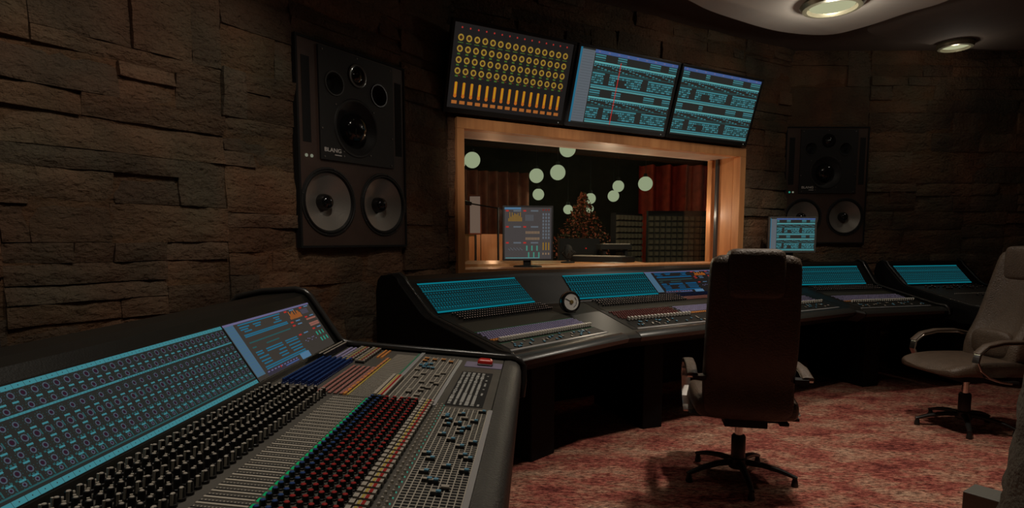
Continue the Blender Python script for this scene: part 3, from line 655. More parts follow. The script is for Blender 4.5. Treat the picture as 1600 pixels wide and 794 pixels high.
P_CCAP = proto(lambda b: (b.box((-.006, -.009, 0), (.006, .009, .024), CRB), b.box((-.007, -.014, 0), (.007, .014, .005), BLK)))
def bank(name, me, F, D, u0, u1, n, v0, v1, k, skip=0):
    f, s = surf(D)
    for i in range(n):
        for j in range(k):
            v = v0 + (v1 - v0) * (j / (k - 1) if k > 1 else 0); u = u0 + (u1 - u0) * (i + .5 * (j % 2) * (1 if k > 1 else 0)) / max(1, n - 1)
            RP.add(name, me, tiltM(F, u, v, f(v) + .002, s))
def scatter(name, mes, F, D, u0, u1, v0, v1, n, seed):
    f, s = surf(D); r = random.Random(seed)
    for i in range(n): v = r.uniform(v0, v1); RP.add(name, r.choice(mes), tiltM(F, r.uniform(u0, u1), v, f(v) + .003, s))
def strip(F, D, u0, u1, v, wd, m, name='silver_strip', h=.004): panel_on(F, D, u0, u1, main, v + wd, v - wd, m, name, h)
# module one (left)
v0 = D1[0]
bank('black_knob', P_DOT, F1, D1, 2.20, 2.95, 40, v0 - .52, v0 - .43, 4)
panel_on(F1, D1, 2.13, 2.95, main, v0 - .40, v0 - .27, mat('panel_beige', (.042, .040, .030), .6, spec=.25), 'slot_panel', .003)
strip(F1, D1, 2.13, 2.95, v0 - .262, .003, mat('green_dim', (.04, .14, .08), .5), 'green_strip')
bank('lilac_button', P_LIL, F1, D1, 2.14, 2.94, 46, v0 - .245, v0 - .165, 5)
bank('orange_button', P_ORA, F1, D1, 2.14, 2.94, 46, v0 - .148, v0 - .138, 2)
bank('fader_cap', P_CCAP, F1, D1, 2.17, 2.94, 38, v0 - .115, v0 - .115, 1)
strip(F1, D1, 2.14, 2.95, v0 - .094, .002, mat('green_dim', (.04, .14, .08), .5), 'green_strip')
panel_on(F1, D1, 2.14, 2.95, main, v0 - .012, v0 - .088, MATTE, 'fader_panel', .003)
b = MB(F1); f_, s_ = surf(D1)
for i in range(70): u = 2.15 + i * .0114; b.loft([[(u + d, v0 - .012, f_(v0 - .012) + .0045), (u + d, v0 - .088, f_(v0 - .088) + .0045)] for d in (0, .0016)], BEIGE, caps=False, closed=False)
b.obj('fader_lines', main, recalc=False)
scatter('blue_fader', [P_SKY, P_SKY, P_FWHT], F1, D1, 2.16, 2.94, v0 - .08, v0 - .02, 34, 4)
strip(F1, D1, 2.13, 2.96, v0, .006, SILV, h=.006)
# module two (centre)
v0 = D2[0]
bank('black_knob', P_DOT, F2, D2, 2.66, 3.46, 36, v0 - .485, v0 - .39, 4)
bank('navy_knob', P_NAVY, F2, D2, 3.50, 3.90, 22, v0 - .49, v0 - .465, 2); bank('pink_button', P_PINK, F2, D2, 3.50, 3.94, 26, v0 - .445, v0 - .40, 4)
bank('cream_knob', P_CREAMK, F2, D2, 3.96, 4.75, 34, v0 - .485, v0 - .42, 3)
panel_on(F2, D2, 2.62, 4.82, main, v0 - .37, v0 - .30, MATS['panel_beige'], 'slot_panel', .003)
bank('maroon_button', P_MAR, F2, D2, 2.63, 3.17, 28, v0 - .275, v0 - .165, 6)
bank('lilac_button', P_LIL, F2, D2, 3.22, 3.72, 30, v0 - .275, v0 - .19, 5); bank('orange_button', P_ORA, F2, D2, 3.22, 3.76, 30, v0 - .165, v0 - .155, 2)
bank('cream_knob', P_CREAMK, F2, D2, 3.76, 4.12, 10, v0 - .30, v0 - .20, 3); bank('lilac_button', P_LIL, F2, D2, 4.2, 4.8, 34, v0 - .275, v0 - .19, 4)
bank('fader_cap', P_CCAP, F2, D2, 2.66, 3.22, 20, v0 - .13, v0 - .13, 1); bank('fader_cap', P_CCAP, F2, D2, 3.9, 4.80, 30, v0 - .13, v0 - .13, 1)
panel_on(F2, D2, 2.62, 4.82, main, v0 - .012, v0 - .10, mat('fader_dark', (.015, .015, .013), .6, spec=.25), 'fader_panel', .003)
scatter('blue_fader', [P_SKY, P_FWHT], F2, D2, 2.66, 4.80, v0 - .095, v0 - .02, 80, 9)
strip(F2, D2, 2.62, 4.84, v0, .005, SILV, h=.006)
# module three (right)
v0 = D3[0]
bank('black_knob', P_DOT, F3, D3, 4.12, 4.84, 34, v0 - .60, v0 - .50, 3)
panel_on(F3, D3, 4.10, 4.82, main, v0 - .44, v0 - .36, MATS['panel_beige'], 'slot_panel', .003)
bank('lilac_button', P_LIL, F3, D3, 4.12, 4.82, 40, v0 - .33, v0 - .21, 6)
bank('orange_button', P_ORA, F3, D3, 4.12, 4.30, 10, v0 - .19, v0 - .18, 2)
bank('fader_cap', P_CCAP, F3, D3, 4.16, 4.82, 30, v0 - .15, v0 - .15, 1)
scatter('blue_fader', [P_SKY, P_FWHT], F3, D3, 4.14, 4.82, v0 - .10, v0 - .03, 30, 12)
strip(F3, D3, 4.10, 4.84, v0, .005, SILV, h=.006)
RP.flush()
# pedestals under the console
def ped(A, B, C_):   # front-left corner, front-right corner, rear-left corner at the floor
    A, B, C_ = Vector((*A, 0)), Vector((*B, 0)), Vector((*C_, 0)); D_ = B + C_ - A; b = MB(); up = Vector((0, 0, .62))
    b.loft([[A, B, D_, C_], [A + up, B + up, D_ + up, C_ + up]], TRIMB); b.obj('pedestal', main, bevel=.006)
ped((.108, 3.288), (.25, 3.44), (-.27, 3.66)); ped((.865, 3.886), (1.006, 3.941), (.63, 4.53)); ped((2.99, 5.03), (3.145, 5.081), (2.80, 5.62))
b = MB(); b.loft([ring for ring in [[F @ Vector((u, v, z)) for v, z in ((D[2] - .02, .10), (D[2] + .0, .10), (D[2] + .0, .66), (D[2] - .02, .66))] for F, u, D in ((F1, 2.1, D1), (F1, 3.03, D1), (F2, 2.53, D2), (F2, 4.9, D2), (F3, 4.03, D3), (F3, 4.86, D3))]], TRIMB)
b.obj('modesty_panel', main)

# --- side desk behind, right ---------------------------------------------
D4 = (-3.75, -4.40, -4.57, .69, .83, 1.0)
sd = empty('mixing_desk', F3 @ Vector((5.5, -4.1, 0)), 'short black mixing desk with one teal screen behind the right chair', 'mixing desk')
b = MB(F3); b.prism(cprof(*D4, .10), 5.06, 6.02, SHELL); b.obj('console_body', sd, smooth=30)
cheek2(F3, 5.06, D4, .10, sd, .03, -1); cheek2(F3, 6.02, D4, .10, sd, .03, 1)
panel_on(F3, D4, 5.10, 5.98, sd, m=mat('panel_dim', (.05, .046, .04), .5))
v1, w1, v2, w2 = on_screen(D4); slab_panel(F3, 'screen', sd, 5.13, 5.93, v1, w1, v2, w2, lambda p: scr_channels(p, 36, False, **TC))
RP = Repeats(sd); v0 = D4[0]
scatter('pink_knob', [P_DOT, P_RED, P_CREAMK], F3, D4, 5.25, 5.95, v0 - .60, v0 - .50, 46, 31)
bank('cream_button', P_BTN, F3, D4, 5.35, 5.95, 30, v0 - .36, v0 - .36, 1); scatter('cream_knob', [P_CREAMK], F3, D4, 5.35, 5.95, v0 - .3, v0 - .2, 8, 3)
RP.flush()
for u in (5.12, 5.86): b = MB(F3); b.box((u, -4.55, 0), (u + .1, -3.9, .62), TRIMB); b.obj('pedestal', sd, bevel=.006)

# ------------------------------------------------------------------ monitors above the window
def wall_monitor(uL, uR, label, draw, bright):
    M0 = FW; zb, zt, ob, ot = 2.112, 2.672, .10, .272
    e = empty('wall_monitor', FW @ Vector(((uL + uR) / 2, .05, zb)), label, 'monitor', None)
    sl = math.atan2(ot - ob, zt - zb)
    def L(x, y, d): # x along, y up the slope, d out of the face
        return (x, ob + y * math.sin(sl) + d * math.cos(sl), zb + y * math.cos(sl) - d * math.sin(sl))
    H = math.hypot(ot - ob, zt - zb); bw = .022
    b = MB(FW)
    for (x0, x1, y0, y1) in ((uL, uR, 0, bw + .012), (uL, uR, H - bw, H), (uL, uL + bw, bw, H - bw), (uR - bw, uR, bw, H - bw)):
        b.add([L(x0, y0, -.035), L(x1, y0, -.035), L(x1, y1, -.035), L(x0, y1, -.035), L(x0, y0, .006), L(x1, y0, .006), L(x1, y1, .006), L(x0, y1, .006)],
              [(0, 3, 2, 1), (4, 5, 6, 7), (0, 1, 5, 4), (1, 2, 6, 5), (2, 3, 7, 6), (3, 0, 4, 7)], BEZEL if bright else PLAST)
    x0, x1, y0, y1 = uL + .01, uR - .01, .01, H - .01
    b.add([L(x0, y0, -.05), L(x1, y0, -.05), L(x1, y1, -.05), L(x0, y1, -.05), L(x0, y0, -.002), L(x1, y0, -.002), L(x1, y1, -.002), L(x0, y1, -.002)],
          [(0, 3, 2, 1), (4, 5, 6, 7), (0, 1, 5, 4), (1, 2, 6, 5), (2, 3, 7, 6), (3, 0, 4, 7)], PLAST)
    b.obj('monitor_frame', e, bevel=.003)
    b = MB(); A = FW @ Vector(L(uL + bw, H - bw, 0)); B = FW @ Vector(L(uR - bw, H - bw, 0)); C_ = FW @ Vector(L(uL + bw, bw + .012, 0))
    p = Panel(b, A, B - A, C_ - A); 
    if p.N.dot(CAMP - A) < 0: p.N = -p.N
    draw(p); b.obj('screen', e, recalc=False)
    b = MB(FW); um = (uL + uR) / 2
    b.add([(um - .1, .03, zb + .15), (um + .1, .03, zb + .15), (um + .1, .03, zb + .4), (um - .1, .03, zb + .4)] + [L(um - .1, .16, -.051), L(um + .1, .16, -.051), L(um + .1, .40, -.051), L(um - .1, .40, -.051)], [(0, 3, 2, 1), (4, 5, 6, 7), (0, 1, 5, 4), (1, 2, 6, 5), (2, 3, 7, 6), (3, 0, 4, 7)], PLAST)
    b.obj('wall_bracket', e)
    b = MB(FW @ Matrix.Translation(L(uR - .05, .016, .007)) @ Matrix.Rotation(-PI / 2, 4, 'X')); b.lathe([(.004, -.001), (.004, .001)], emi('led_white', (120, 120, 110)), 8); b.obj('power_light', e)
    return e
def scr_rings(p):
    p.q(0, 0, 1, 1, BG3, 0); n = 15
    for i in range(n):
        x = .055 + i * .0632; p.disc(x + .002, .05, .006, SRED, 8, 1)
        for j, y in enumerate((.165, .295, .425, .555)):
            p.ring(x, y, .0215, .010, SYEL, 14, 1); p.disc(x, y, .007, SRED if False else emi('scr_brown', (70, 36, 22)), 6, 1)
            if j == 0: p.q(x - .02, y + .055, x + .02, y + .063, SGRN, 1)
            else: p.q(x - .016, y + .052, x + .006, y + .07, SGRN, 1)
            if j == 3: p.q(x + .008, y + .05, x + .022, y + .056, emi('scr_dimred', (110, 34, 24)), 1)
        p.q(x - .011, .69, x + .011, .85, SORA, 1); p.q(x - .006, .685, x + .006, .83, emi('scr_amber', (170, 128, 24)), 2); p.disc(x, .855, .012, SORA, 10, 2)
        p.q(x - .022, .91, x + .02, .95, emi('scr_label', (150, 88, 40)), 1)
wall_monitor(-.062, .918, 'leftmost wall monitor, showing rows of yellow rings and orange faders', scr_rings, False)
wall_monitor(.938, 1.952, 'middle wall monitor above the window with a grey column and red line', lambda p: scr_daw(p, 5, .14, .40), True)
wall_monitor(1.972, 2.97, 'rightmost wall monitor above the window, full of teal clips', lambda p: scr_daw(p, 8, 0), False)

# ------------------------------------------------------------------ desk monitors
def desk_monitor(loc, az, W, H, zb, label, draw, frm):
    """loc: foot on its support; az: azimuth along which the screen runs"""
    F = frame(az, loc); e = empty('desk_monitor', loc, label, 'monitor'); bw = .014
    b = MB(F)
    for (x0, x1, y0, y1) in ((-W / 2, W / 2, 0, bw), (-W / 2, W / 2, H - bw, H), (-W / 2, -W / 2 + bw, bw, H - bw), (W / 2 - bw, W / 2, bw, H - bw)): b.box((x0, -.01, zb + y0), (x1, .016, zb + y1), frm)
    b.box((-W / 2 + .005, -.035, zb + .005), (W / 2 - .005, .008, zb + H - .005), PLAST); b.obj('monitor_frame', e, bevel=.002)
    b = MB(); A = F @ Vector((-W / 2 + bw, .0095, zb + H - bw)); B = F @ Vector((W / 2 - bw, .0095, zb + H - bw)); C_ = F @ Vector((-W / 2 + bw, .0095, zb + bw))
    p = Panel(b, A, B - A, C_ - A)
    if p.N.dot(CAMP - A) < 0: p.N = -p.N
    draw(p); b.obj('screen', e, recalc=False)
    b = MB(F); b.box((-.03, -.045, .01), (.03, -.02, zb + H * .4), PLAST); b.obj('stand_neck', e, bevel=.004)
    b = MB(F @ Matrix.Diagonal((1.0, .62, 1, 1))); b.lathe([(.115, 0), (.115, .007), (.1, .012), (.03, .016)], PLAST, 28); b.obj('stand_base', e, smooth=True)
    return e
def scr_meters(p):
    p.q(0, 0, 1, 1, emi('scr_bg_grey', (66, 61, 60)), 0); p.q(0, 0, .35, .04, SBLUE)
    for (x, y) in ((.03, .05), (.4, .05), (.03, .36), (.4, .36), (.03, .67), (.4, .67)): p.q(x, y, x + .06, y + .03, SRED); p.q(x + .16, y, x + .32, y + .03, SGRY)
    for i in range(12): h = .06 + .12 * abs(math.sin(i * 1.7)); p.q(.08 + i * .025, .27 - h, .095 + i * .025, .27, emi('scr_mustard', (128, 96, 34)))
    for i in range(6): p.q(.45 + i * .03, .14, .46 + i * .03, .26, SGRY)
    for y in (.46, .58): 
        for i in range(9): p.q(.45 + i * .034, y, .472 + i * .034, y + .05, emi('scr_sand', (120, 98, 76)))
    for i in range(14): p.q(.08 + i * .022, .80 + .02 * math.sin(i * 2.1), .096 + i * .022, .815 + .02 * math.sin(i * 2.1), SGRY)
    for i in range(3):
        for j in range(2): p.q(.46 + i * .11 + j * .04, .74 + j * .13, .49 + i * .11 + j * .04, .84 + j * .13, emi('scr_mint', (62, 122, 106)))
        p.q(.81 + i * .06, .03, .84 + i * .06, .06, emi('scr_dimred', (110, 34, 24)))
        for j in range(8): p.q(.81 + i * .06, .11 + j * .065, .845 + i * .06, .155 + j * .065, SGRY)
        p.q(.815 + i * .06, .68, .84 + i * .06, .83, emi('scr_mustard', (128, 96, 34))); p.q(.81 + i * .06, .88, .84 + i * .06, .92, emi('scr_sand', (120, 98, 76)))
    p.q(.02, .975, .75, .985, SBRT)
cpt = FW @ Vector((.755, -.135, WZ0 + .028))
desk_monitor((cpt.x, cpt.y, cpt.z), 82, .40, .43, .05, 'desk monitor standing on the window sill with orange meters on a grey page', scr_meters, BEZEL)
c2 = F3 @ Vector((4.10, -4.745, 1.042))
desk_monitor((c2.x, c2.y, 1.046), 88, .455, .335, .085, 'small desk monitor in front of the right wall speaker', lambda p: scr_daw(p, 14, .14, None), mat('frame_light', (.16, .15, .14), .4))

def bore(o, cutters):
    """cut round wells into a finished mesh"""
    for c in cutters:
        co = c.obj('cutter', origin=(0, 0, 0)); md = o.modifiers.new('well', 'BOOLEAN'); md.object = co; md.operation = 'DIFFERENCE'; md.solver = 'EXACT'
        dg = bpy.context.evaluated_depsgraph_get(); dg.update(); me = bpy.data.meshes.new_from_object(o.evaluated_get(dg)); o.modifiers.clear(); o.data = me; bpy.data.objects.remove(co)
# ------------------------------------------------------------------ wall speakers
def speaker(F, S, label, az, o, k=1):
    u0, u1, z0, z1 = S; W = u1 - u0; Hh = z1 - z0; sx = W / .806; sz = Hh / 1.098
    e = empty('wall_speaker', F @ Vector(((u0 + u1) / 2, 0, z0)), label, 'speaker')
    X = lambda x: u0 + x * sx; Z = lambda z: z0 + (z - 1.208) * sz; fy = .052
    def at(x, z, y): return F @ Matrix.Translation((X(x), y, Z(z))) @ Matrix.Rotation(-PI / 2, 4, 'X')
    def plug(x, z, r, d=.05): c = MB(at(x, z, fy)); c.lathe([(r, -d), (r, .05)], MATTE, 48); return c
    b = MB(F); b.box((u0 + .003, -.10, z0 + .003), (u1 - .003, fy, z1 - .003), SPKB); cab = b.obj('cabinet', e)
    bore(cab, [plug(.197, 1.458, .166, .07), plug(.61, 1.462, .166, .07), plug(.398, 1.88, .148, .07), plug(.244, 2.099, .056), plug(.577, 2.098, .056)])
    b = MB(F)
    for (a, c, d, g) in ((u0, u1, z0, z0 + .012), (u0, u1, z1 - .012, z1), (u0, u0 + .012, z0 + .012, z1 - .012), (u1 - .012, u1, z0 + .012, z1 - .012)): b.box((a, fy - .03, d), (c, fy + .006, g), MATTE)
    b.obj('edge_trim', e)
    for x in (.036, .721): b = MB(F); b.box((X(x), fy - .01, Z(1.765)), (X(x + .053), fy + .0015, Z(2.205)), MATTE); b.obj('bass_port', e)
    b = MB(F); b.box((X(.14), fy + .0005, Z(1.685)), (X(.694), fy + .012, Z(2.282)), SPKP); pl_ = b.obj('waveguide_plate', e)
    bore(pl_, [plug(.398, 1.88, .148), plug(.244, 2.099, .056), plug(.577, 2.098, .056)])
    fp = fy + .012
    b = MB(at(.398, 1.88, fp)); b.lathe([(.165, .0), (.160, .005), (.15, .004), (.144, -.003), (.130, -.016), (.110, -.030), (.094, -.04), (.088, -.042)], SPKP, 48, caps=False); b.obj('horn_ring', e, smooth=True)
    b = MB(at(.398, 1.88, fp)); b.lathe([(.090, -.042), (.088, -.022), (.080, .0), (.064, .018), (.040, .029), (.015, .034), (.001, .0345)], GLOSS, 36); b.obj('mid_dome', e, smooth=True)
    b = MB(at(.41, 2.174, fp)); b.lathe([(.068, 0), (.066, .005), (.05, .006), (.035, .001), (.03, .004), (.02, .015), (.001, .02)], GLOSS, 28, caps=False); b.obj('tweeter', e, smooth=True)
    for x, z in ((.244, 2.099), (.577, 2.098)):
        b = MB(at(x, z, fp)); b.lathe([(.068, 0), (.066, .005), (.059, .005), (.055, -.004), (.054, -.02)], mat('driver_rim', (.05, .048, .044), .3), 30, caps=False); mm = b.obj('midrange_driver', e, smooth=True)
        b = MB(at(x, z, fp)); b.lathe([(.0545, -.02), (.03, -.04), (.001, -.034)], MATTE, 24, caps=False); b.obj('driver_cone', mm, smooth=True)
    for x, z in ((.197, 1.458), (.61, 1.462)):
        b = MB(at(x, z, fy)); b.lathe([(.188, 0), (.186, .006), (.178, .007), (.174, .003), (.165, .003)], SPKP, 48, caps=False)
        wo = b.obj('woofer', e, smooth=True)
        b = MB(at(x, z, fy)); b.lathe([(.176, .003), (.171, .010), (.164, .010), (.159, .0), (.156, -.004)], RUB, 48, caps=False); b.obj('surround', wo, smooth=True)
        b = MB(at(x, z, fy)); b.lathe([(.157, -.003), (.12, -.022), (.08, -.041), (.03, -.062), (.001, -.064)], CONE, 48, caps=False); b.obj('cone', wo, smooth=True)
        b = MB(at(x, z, fy)); b.lathe([(.047, -.055), (.046, -.035), (.040, -.012), (.028, .002), (.012, .009), (.001, .010)], GLOSS, 30); b.obj('dust_cap', wo, smooth=True)
        b = MB(at(x, z, fy))
        for j in range(8):
            a = 2 * PI * j / 8 + .2; b.lathe([(.004, .005), (.004, .009), (.001, .010)], BEZEL, 8, M=Matrix.Translation((.181 * math.cos(a), .181 * math.sin(a), 0)))
        b.obj('screws', wo)
    b = MB(); 
    for x, z in ((.165, 2.262), (.41, 2.27), (.67, 2.262), (.153, 1.85), (.68, 1.86), (.165, 1.70), (.67, 1.70), (.30, 1.715), (.25, 1.99), (.53, 1.99), (.30, 1.74), (.50, 1.74)):
        b.M = at(x, z, fp); b.lathe([(.005, 0), (.005, .003), (.002, .004)], mat('screw', (.35, .33, .30), .3, metal=.8), 8)
    b.obj('plate_screws', e, smooth=True)
    for x, c in ((.054, TEALE if k else emi('led_pale', (110, 112, 96))), (.088, emi('led_pale', (110, 112, 96)))):
        b = MB(at(x, 1.695, fy)); b.lathe([(.009, 0), (.009, .003), (.004, .005)], c, 12); b.obj('indicator_light', e)
    T = side(az, o) @ Matrix.Translation((X(.222), Z(1.738), fp + .001))
    text('BLANG', .035 * sx, T @ Matrix.Diagonal((1.05, .85, 1, 1)), mat('logo_white', (.85, .82, .78), .5), 'logo_lettering', e)
    b = MB(F); b.box((X(.235), fp, Z(1.7125)), (X(.283), fp + .001, Z(1.7175)), MATS['logo_white']); b.obj('logo_bar', e)
    return e
speaker(FL, SPL, 'tall black studio speaker set into the left stone wall', 33, (CX, CY, 0), 0)
speaker(FR, SPR, 'dim studio speaker set into the far right stone wall behind a small monitor', 90, (0, YR, 0), 1)

# ------------------------------------------------------------------ dial on the joint of the console
dl = Vector((.376, 3.80, .858)); nrm = Vector((.42, -.9, .12)).normalized()
Mq = Matrix.Translation(dl) @ nrm.to_track_quat('Z', 'Y').to_matrix().to_4x4()
e = empty('desk_dial', (dl.x, dl.y, .785), 'round silver dial in a thick black ring standing on the curved console', 'dial')
b = MB(Mq); b.lathe([(.045, -.05), (.062, -.045), (.068, -.03), (.068, .0), (.064, .006), (.053, .006), (.052, .001)], GLOSS, 40, caps=False); b.lathe([(.001, -.05), (.045, -.05)], GLOSS, 40, caps=False); b.obj('dial_case', e, smooth=True)
b = MB(Mq); b.lathe([(.0695, -.022), (.071, -.018), (.071, -.010), (.0695, -.006)], CHROME, 40, caps=False); b.obj('chrome_ring', e, smooth=True)
b = MB(Mq); b.lathe([(.053, .001), (.052, .0035), (.001, .004)], mat('dial_silver', (.85, .83, .78), .4, metal=.1), 40, caps=False); b.obj('dial_face', e, smooth=True)
b = MB(Mq); b.lathe([(.013, .004), (.012, .010), (.001, .011)], mat('brass', (.55, .40, .15), .35, metal=.8), 20); b.obj('dial_hub', e, smooth=True)
b = MB(Mq); b.box((-.048, -.0016, .005), (-.01, .0016, .007), MATTE, Matrix.Rotation(-.5, 4, 'Z'))
for a in (-.7, 0, .7): b.box((.034, -.011, .0042), (.037, .011, .0055), MATTE, Matrix.Rotation(a - .2, 4, 'Z'))
b.obj('dial_needle', e)
b = MB(); b.box((dl.x - .02, dl.y - .01, .790), (dl.x + .03, dl.y + .02, .80), PLAST); b.obj('dial_foot', e, bevel=.004)

# ------------------------------------------------------------------ chairs
def rbox(b, cx, cy, cz, sx, sy, sz, m, M=None, e=.35, n=8):
    """superellipsoid cushion"""
    vs = []; fs = []; sg = lambda t, k: math.copysign(abs(t) ** k, t); A, B = 2 * n, 4 * n
    for i in range(A + 1):
        ph = -PI / 2 + PI * i / A
        for j in range(B):
            th = 2 * PI * j / B
            vs.append((cx + sx * sg(math.cos(ph), e) * sg(math.cos(th), e), cy + sy * sg(math.cos(ph), e) * sg(math.sin(th), e), cz + sz * sg(math.sin(ph), e)))
    for i in range(A):
        for j in range(B): p = i * B + j; q = i * B + (j + 1) % B; fs.append((p, q, q + B, p + B))
    b.add(vs, fs, m, M)
def office_chair(loc, az, label, recline, star):
    """local frame: x forward, y left, z up"""
    a = R(90 - az); M = Matrix.Translation(loc) @ Matrix.Rotation(a, 4, 'Z'); e = empty('office_chair', loc, label, 'chair')
    def T(): return MB(M)
    b = T(); b.lathe([(.034, .075), (.036, .11), (.036, .225), (.030, .235)], PLAST, 20); b.obj('column_cover', e, smooth=True)
    b = T(); b.lathe([(.020, .21), (.020, .37)], CHROME, 18); b.obj('gas_column', e, smooth=True)
    b = T(); b.lathe([(.045, .06), (.05, .075), (.045, .11), (.03, .12)], PLAST, 20)
    hub = b.obj('base_hub', e, smooth=True)
    for k in range(5):
        an = R(star + 72 * k); d = Vector((math.cos(an), math.sin(an), 0)); b = T()
        pts = [Vector((0, 0, .092)) + d * .02, Vector((0, 0, .088)) + d * .12, Vector((0, 0, .070)) + d * .21, Vector((0, 0, .045)) + d * .285]
        b.tube(pts, [.022, .020, .017, .013], PLAST, 8, flat=.75); lg = b.obj('base_leg', e, smooth=60)
        b = T(); b.lathe([(.016, 0), (.018, .008), (.014, .03), (.01, .045)], PLAST, 12, M=Matrix.Translation(d * .275)); b.obj('foot_glide', lg, smooth=True)
    b = T(); b.box((-.20, -.10, .332), (.12, .10, .372), MATTE); b.box((-.14, -.17, .345), (-.11, -.10, .357), MATTE); b.box((-.15, -.21, .335), (-.105, -.165, .352), MATTE); b.obj('tilt_mechanism', e, bevel=.004)
    # seat with a raised rolled front
    b = T(); rings = []
    for i in range(13):
        t = i / 12; x = -.26 + t * .58; z = .405 + .012 * math.sin(t * PI) - .0 * t + (.03 * max(0, .5 - t)) ; wd = .235 + .018 * math.sin(t * PI) ; th = .052 * (1 if 0 < i < 12 else .55)
        if i == 12: wd *= .9; th *= .6
        th *= 1 - .45 * max(0, (t - .55) / .45)
        if i == 0: wd *= .92
        zc = z - (.02 * max(0, (t - .8) / .2)); ring = []
        for j in range(24):
            an = 2 * PI * j / 24; ce, se = math.cos(an), math.sin(an); yy = wd * math.copysign(abs(ce) ** .5, ce); zz = th * math.copysign(abs(se) ** .5, se)
            if se > 0 and abs(yy) > wd * .72: zz += .012
            ring.append((x + .0, yy, zc + zz + .02 * t))
        rings.append(ring)
    b.loft(rings, LEATH); b.obj('seat', e, smooth=60, sub=1)
    # back
    rc = R(recline); tn = math.tan(rc)
    def bx(z): return -.215 - (z - .45) * tn + .035 * math.exp(-((z - .57) / .1) ** 2)
    b = T(); rings = []; n = 16
    for i in range(n + 1):
        t = i / n; z = .375 + t * .815; wd = .197 + .010 * (1 - t) + .008 * math.sin(t * PI); th = .062 - .012 * t
        if i == 0: wd *= .90; th *= .6
        if i == n: wd *= .96; th *= .7
        ring = []
        for j in range(28):
            an = 2 * PI * j / 28; ce, se = math.cos(an), math.sin(an); yy = wd * math.copysign(abs(ce) ** .38, ce); xx = th * math.copysign(abs(se) ** .38, se)
            if se > 0: xx += (.022 if abs(yy) > wd * .68 else -.006) 
            ring.append((bx(z) + xx, yy, z))
        rings.append(ring)
    b.loft(rings, LEATH); b.obj('backrest', e, smooth=60, sub=1)
    b = T(); rbox(b, bx(1.09) + .004, 0, 1.095, .082, .125, .115, LEATH, M=None, e=.30); b.v = [p for p in b.v]; b.obj('headrest', e, smooth=True)
    b = T(); rbox(b, bx(.57) + .048, 0, .57, .035, .15, .09, LEATH, e=.6); b.obj('lumbar_cushion', e, smooth=True)
    for s in (-1, 1):
        y = s * .262; pts = []
        for (x, z) in ((-.24, .585), (-.12, .610), (.02, .610), (.12, .590), (.175, .545), (.185, .495), (.16, .445), (.10, .40), (.02, .372), (-.05, .362)): pts.append((x, y, z))
        sm = []
        for i in range(len(pts) - 1):
            for q in range(3): t = q / 3; sm.append(tuple(pts[i][c] * (1 - t) + pts[i + 1][c] * t for c in range(3)))
        sm.append(pts[-1])
        b = T(); rings = []
        for i, p in enumerate(sm):
            d = (Vector(sm[min(i + 1, len(sm) - 1)]) - Vector(sm[max(i - 1, 0)])).normalized(); nn = Vector((-d.z, 0, d.x)); P_ = Vector(p)
            rings.append([tuple(P_ + Vector((0, 1, 0)) * (w_ * .024) + nn * h_ * .006) for w_, h_ in ((-1, -1), (1, -1), (1, 1), (-1, 1))])
        b.loft(rings, CHROME); arm = b.obj('arm_frame', e, bevel=.002)
        b = T(); rings = []
        for i, p in enumerate(sm[:13]):
            d = (Vector(sm[min(i + 1, len(sm) - 1)]) - Vector(sm[max(i - 1, 0)])).normalized(); nn = Vector((-d.z, 0, d.x)); P_ = Vector(p) + nn * (-.012 if nn.z < 0 else .012)
            rings.append([tuple(P_ + Vector((0, 1, 0)) * (math.copysign(abs(math.cos(q)) ** .6, math.cos(q)) * .026) + nn * math.sin(q) * .009) for q in [2 * PI * k / 12 for k in range(12)]])
        b.loft(rings, LEATH); b.obj('arm_pad', arm, smooth=60)
        b = T(); b.box((-.12, min(y, s * .09), .355), (-.04, max(y, s * .09), .369), PLAST); b.obj('arm_bracket', e); b = T(); b.box((-.26, min(y, s * .20) , .575), (-.20, max(y, s * .20), .595), PLAST); b.obj('arm_bracket', e)
    return e
office_chair((1.188, 3.07, 0), 12, 'dark high-backed leather chair seen from behind, facing the curved console', 6, -175)
office_chair((3.02, 3.93, 0), 265, 'brown high-backed leather chair at the right edge, turned towards the camera', 16, 343)

# ------------------------------------------------------------------ stone pillar, lower right
e = empty('stone_pillar', (2.40, 2.05, 0), 'rough dark stone pillar cut off by the right picture edge', 'pillar')
b = MB(); rings = []; cx, cy = 2.385, 2.07
for i in range(70):
    z = i / 69 * 3.1; r0 = .42 + .09 * max(0, 1 - z / 1.1) ** 1.2; ring = []
    for j in range(72):
        a = 2 * PI * j / 72; n1 = noise.noise(Vector((math.cos(a) * 9, math.sin(a) * 9, z * 16))); n2 = noise.noise(Vector((math.cos(a) * 22, math.sin(a) * 22, z * 34)))
        rr = r0 + .020 * n1 + .012 * n2; ring.append((cx + rr * math.cos(a), cy + rr * math.sin(a), z))
    rings.append(ring)
b.loft(rings, mat('pillar_stone', (.060, .052, .036), .9, bump=.9, bscale=45, var=.2)); b.obj('shaft', e, smooth=180)
b = MB(Matrix.Translation((1.965, 2.53, 0)) @ Matrix.Rotation(R(35), 4, 'Z')); b.box((0, -.14, 0), (.14, 0, .16), mat('foot_grey', (.11, .105, .09), .6, bump=.2)); o = b.obj('plinth_block', e, bevel=.004); o['label'] = 'grey plinth block'

# upright panel by the left wall
struct(PANEL.obj('trim_1', bevel=.004))

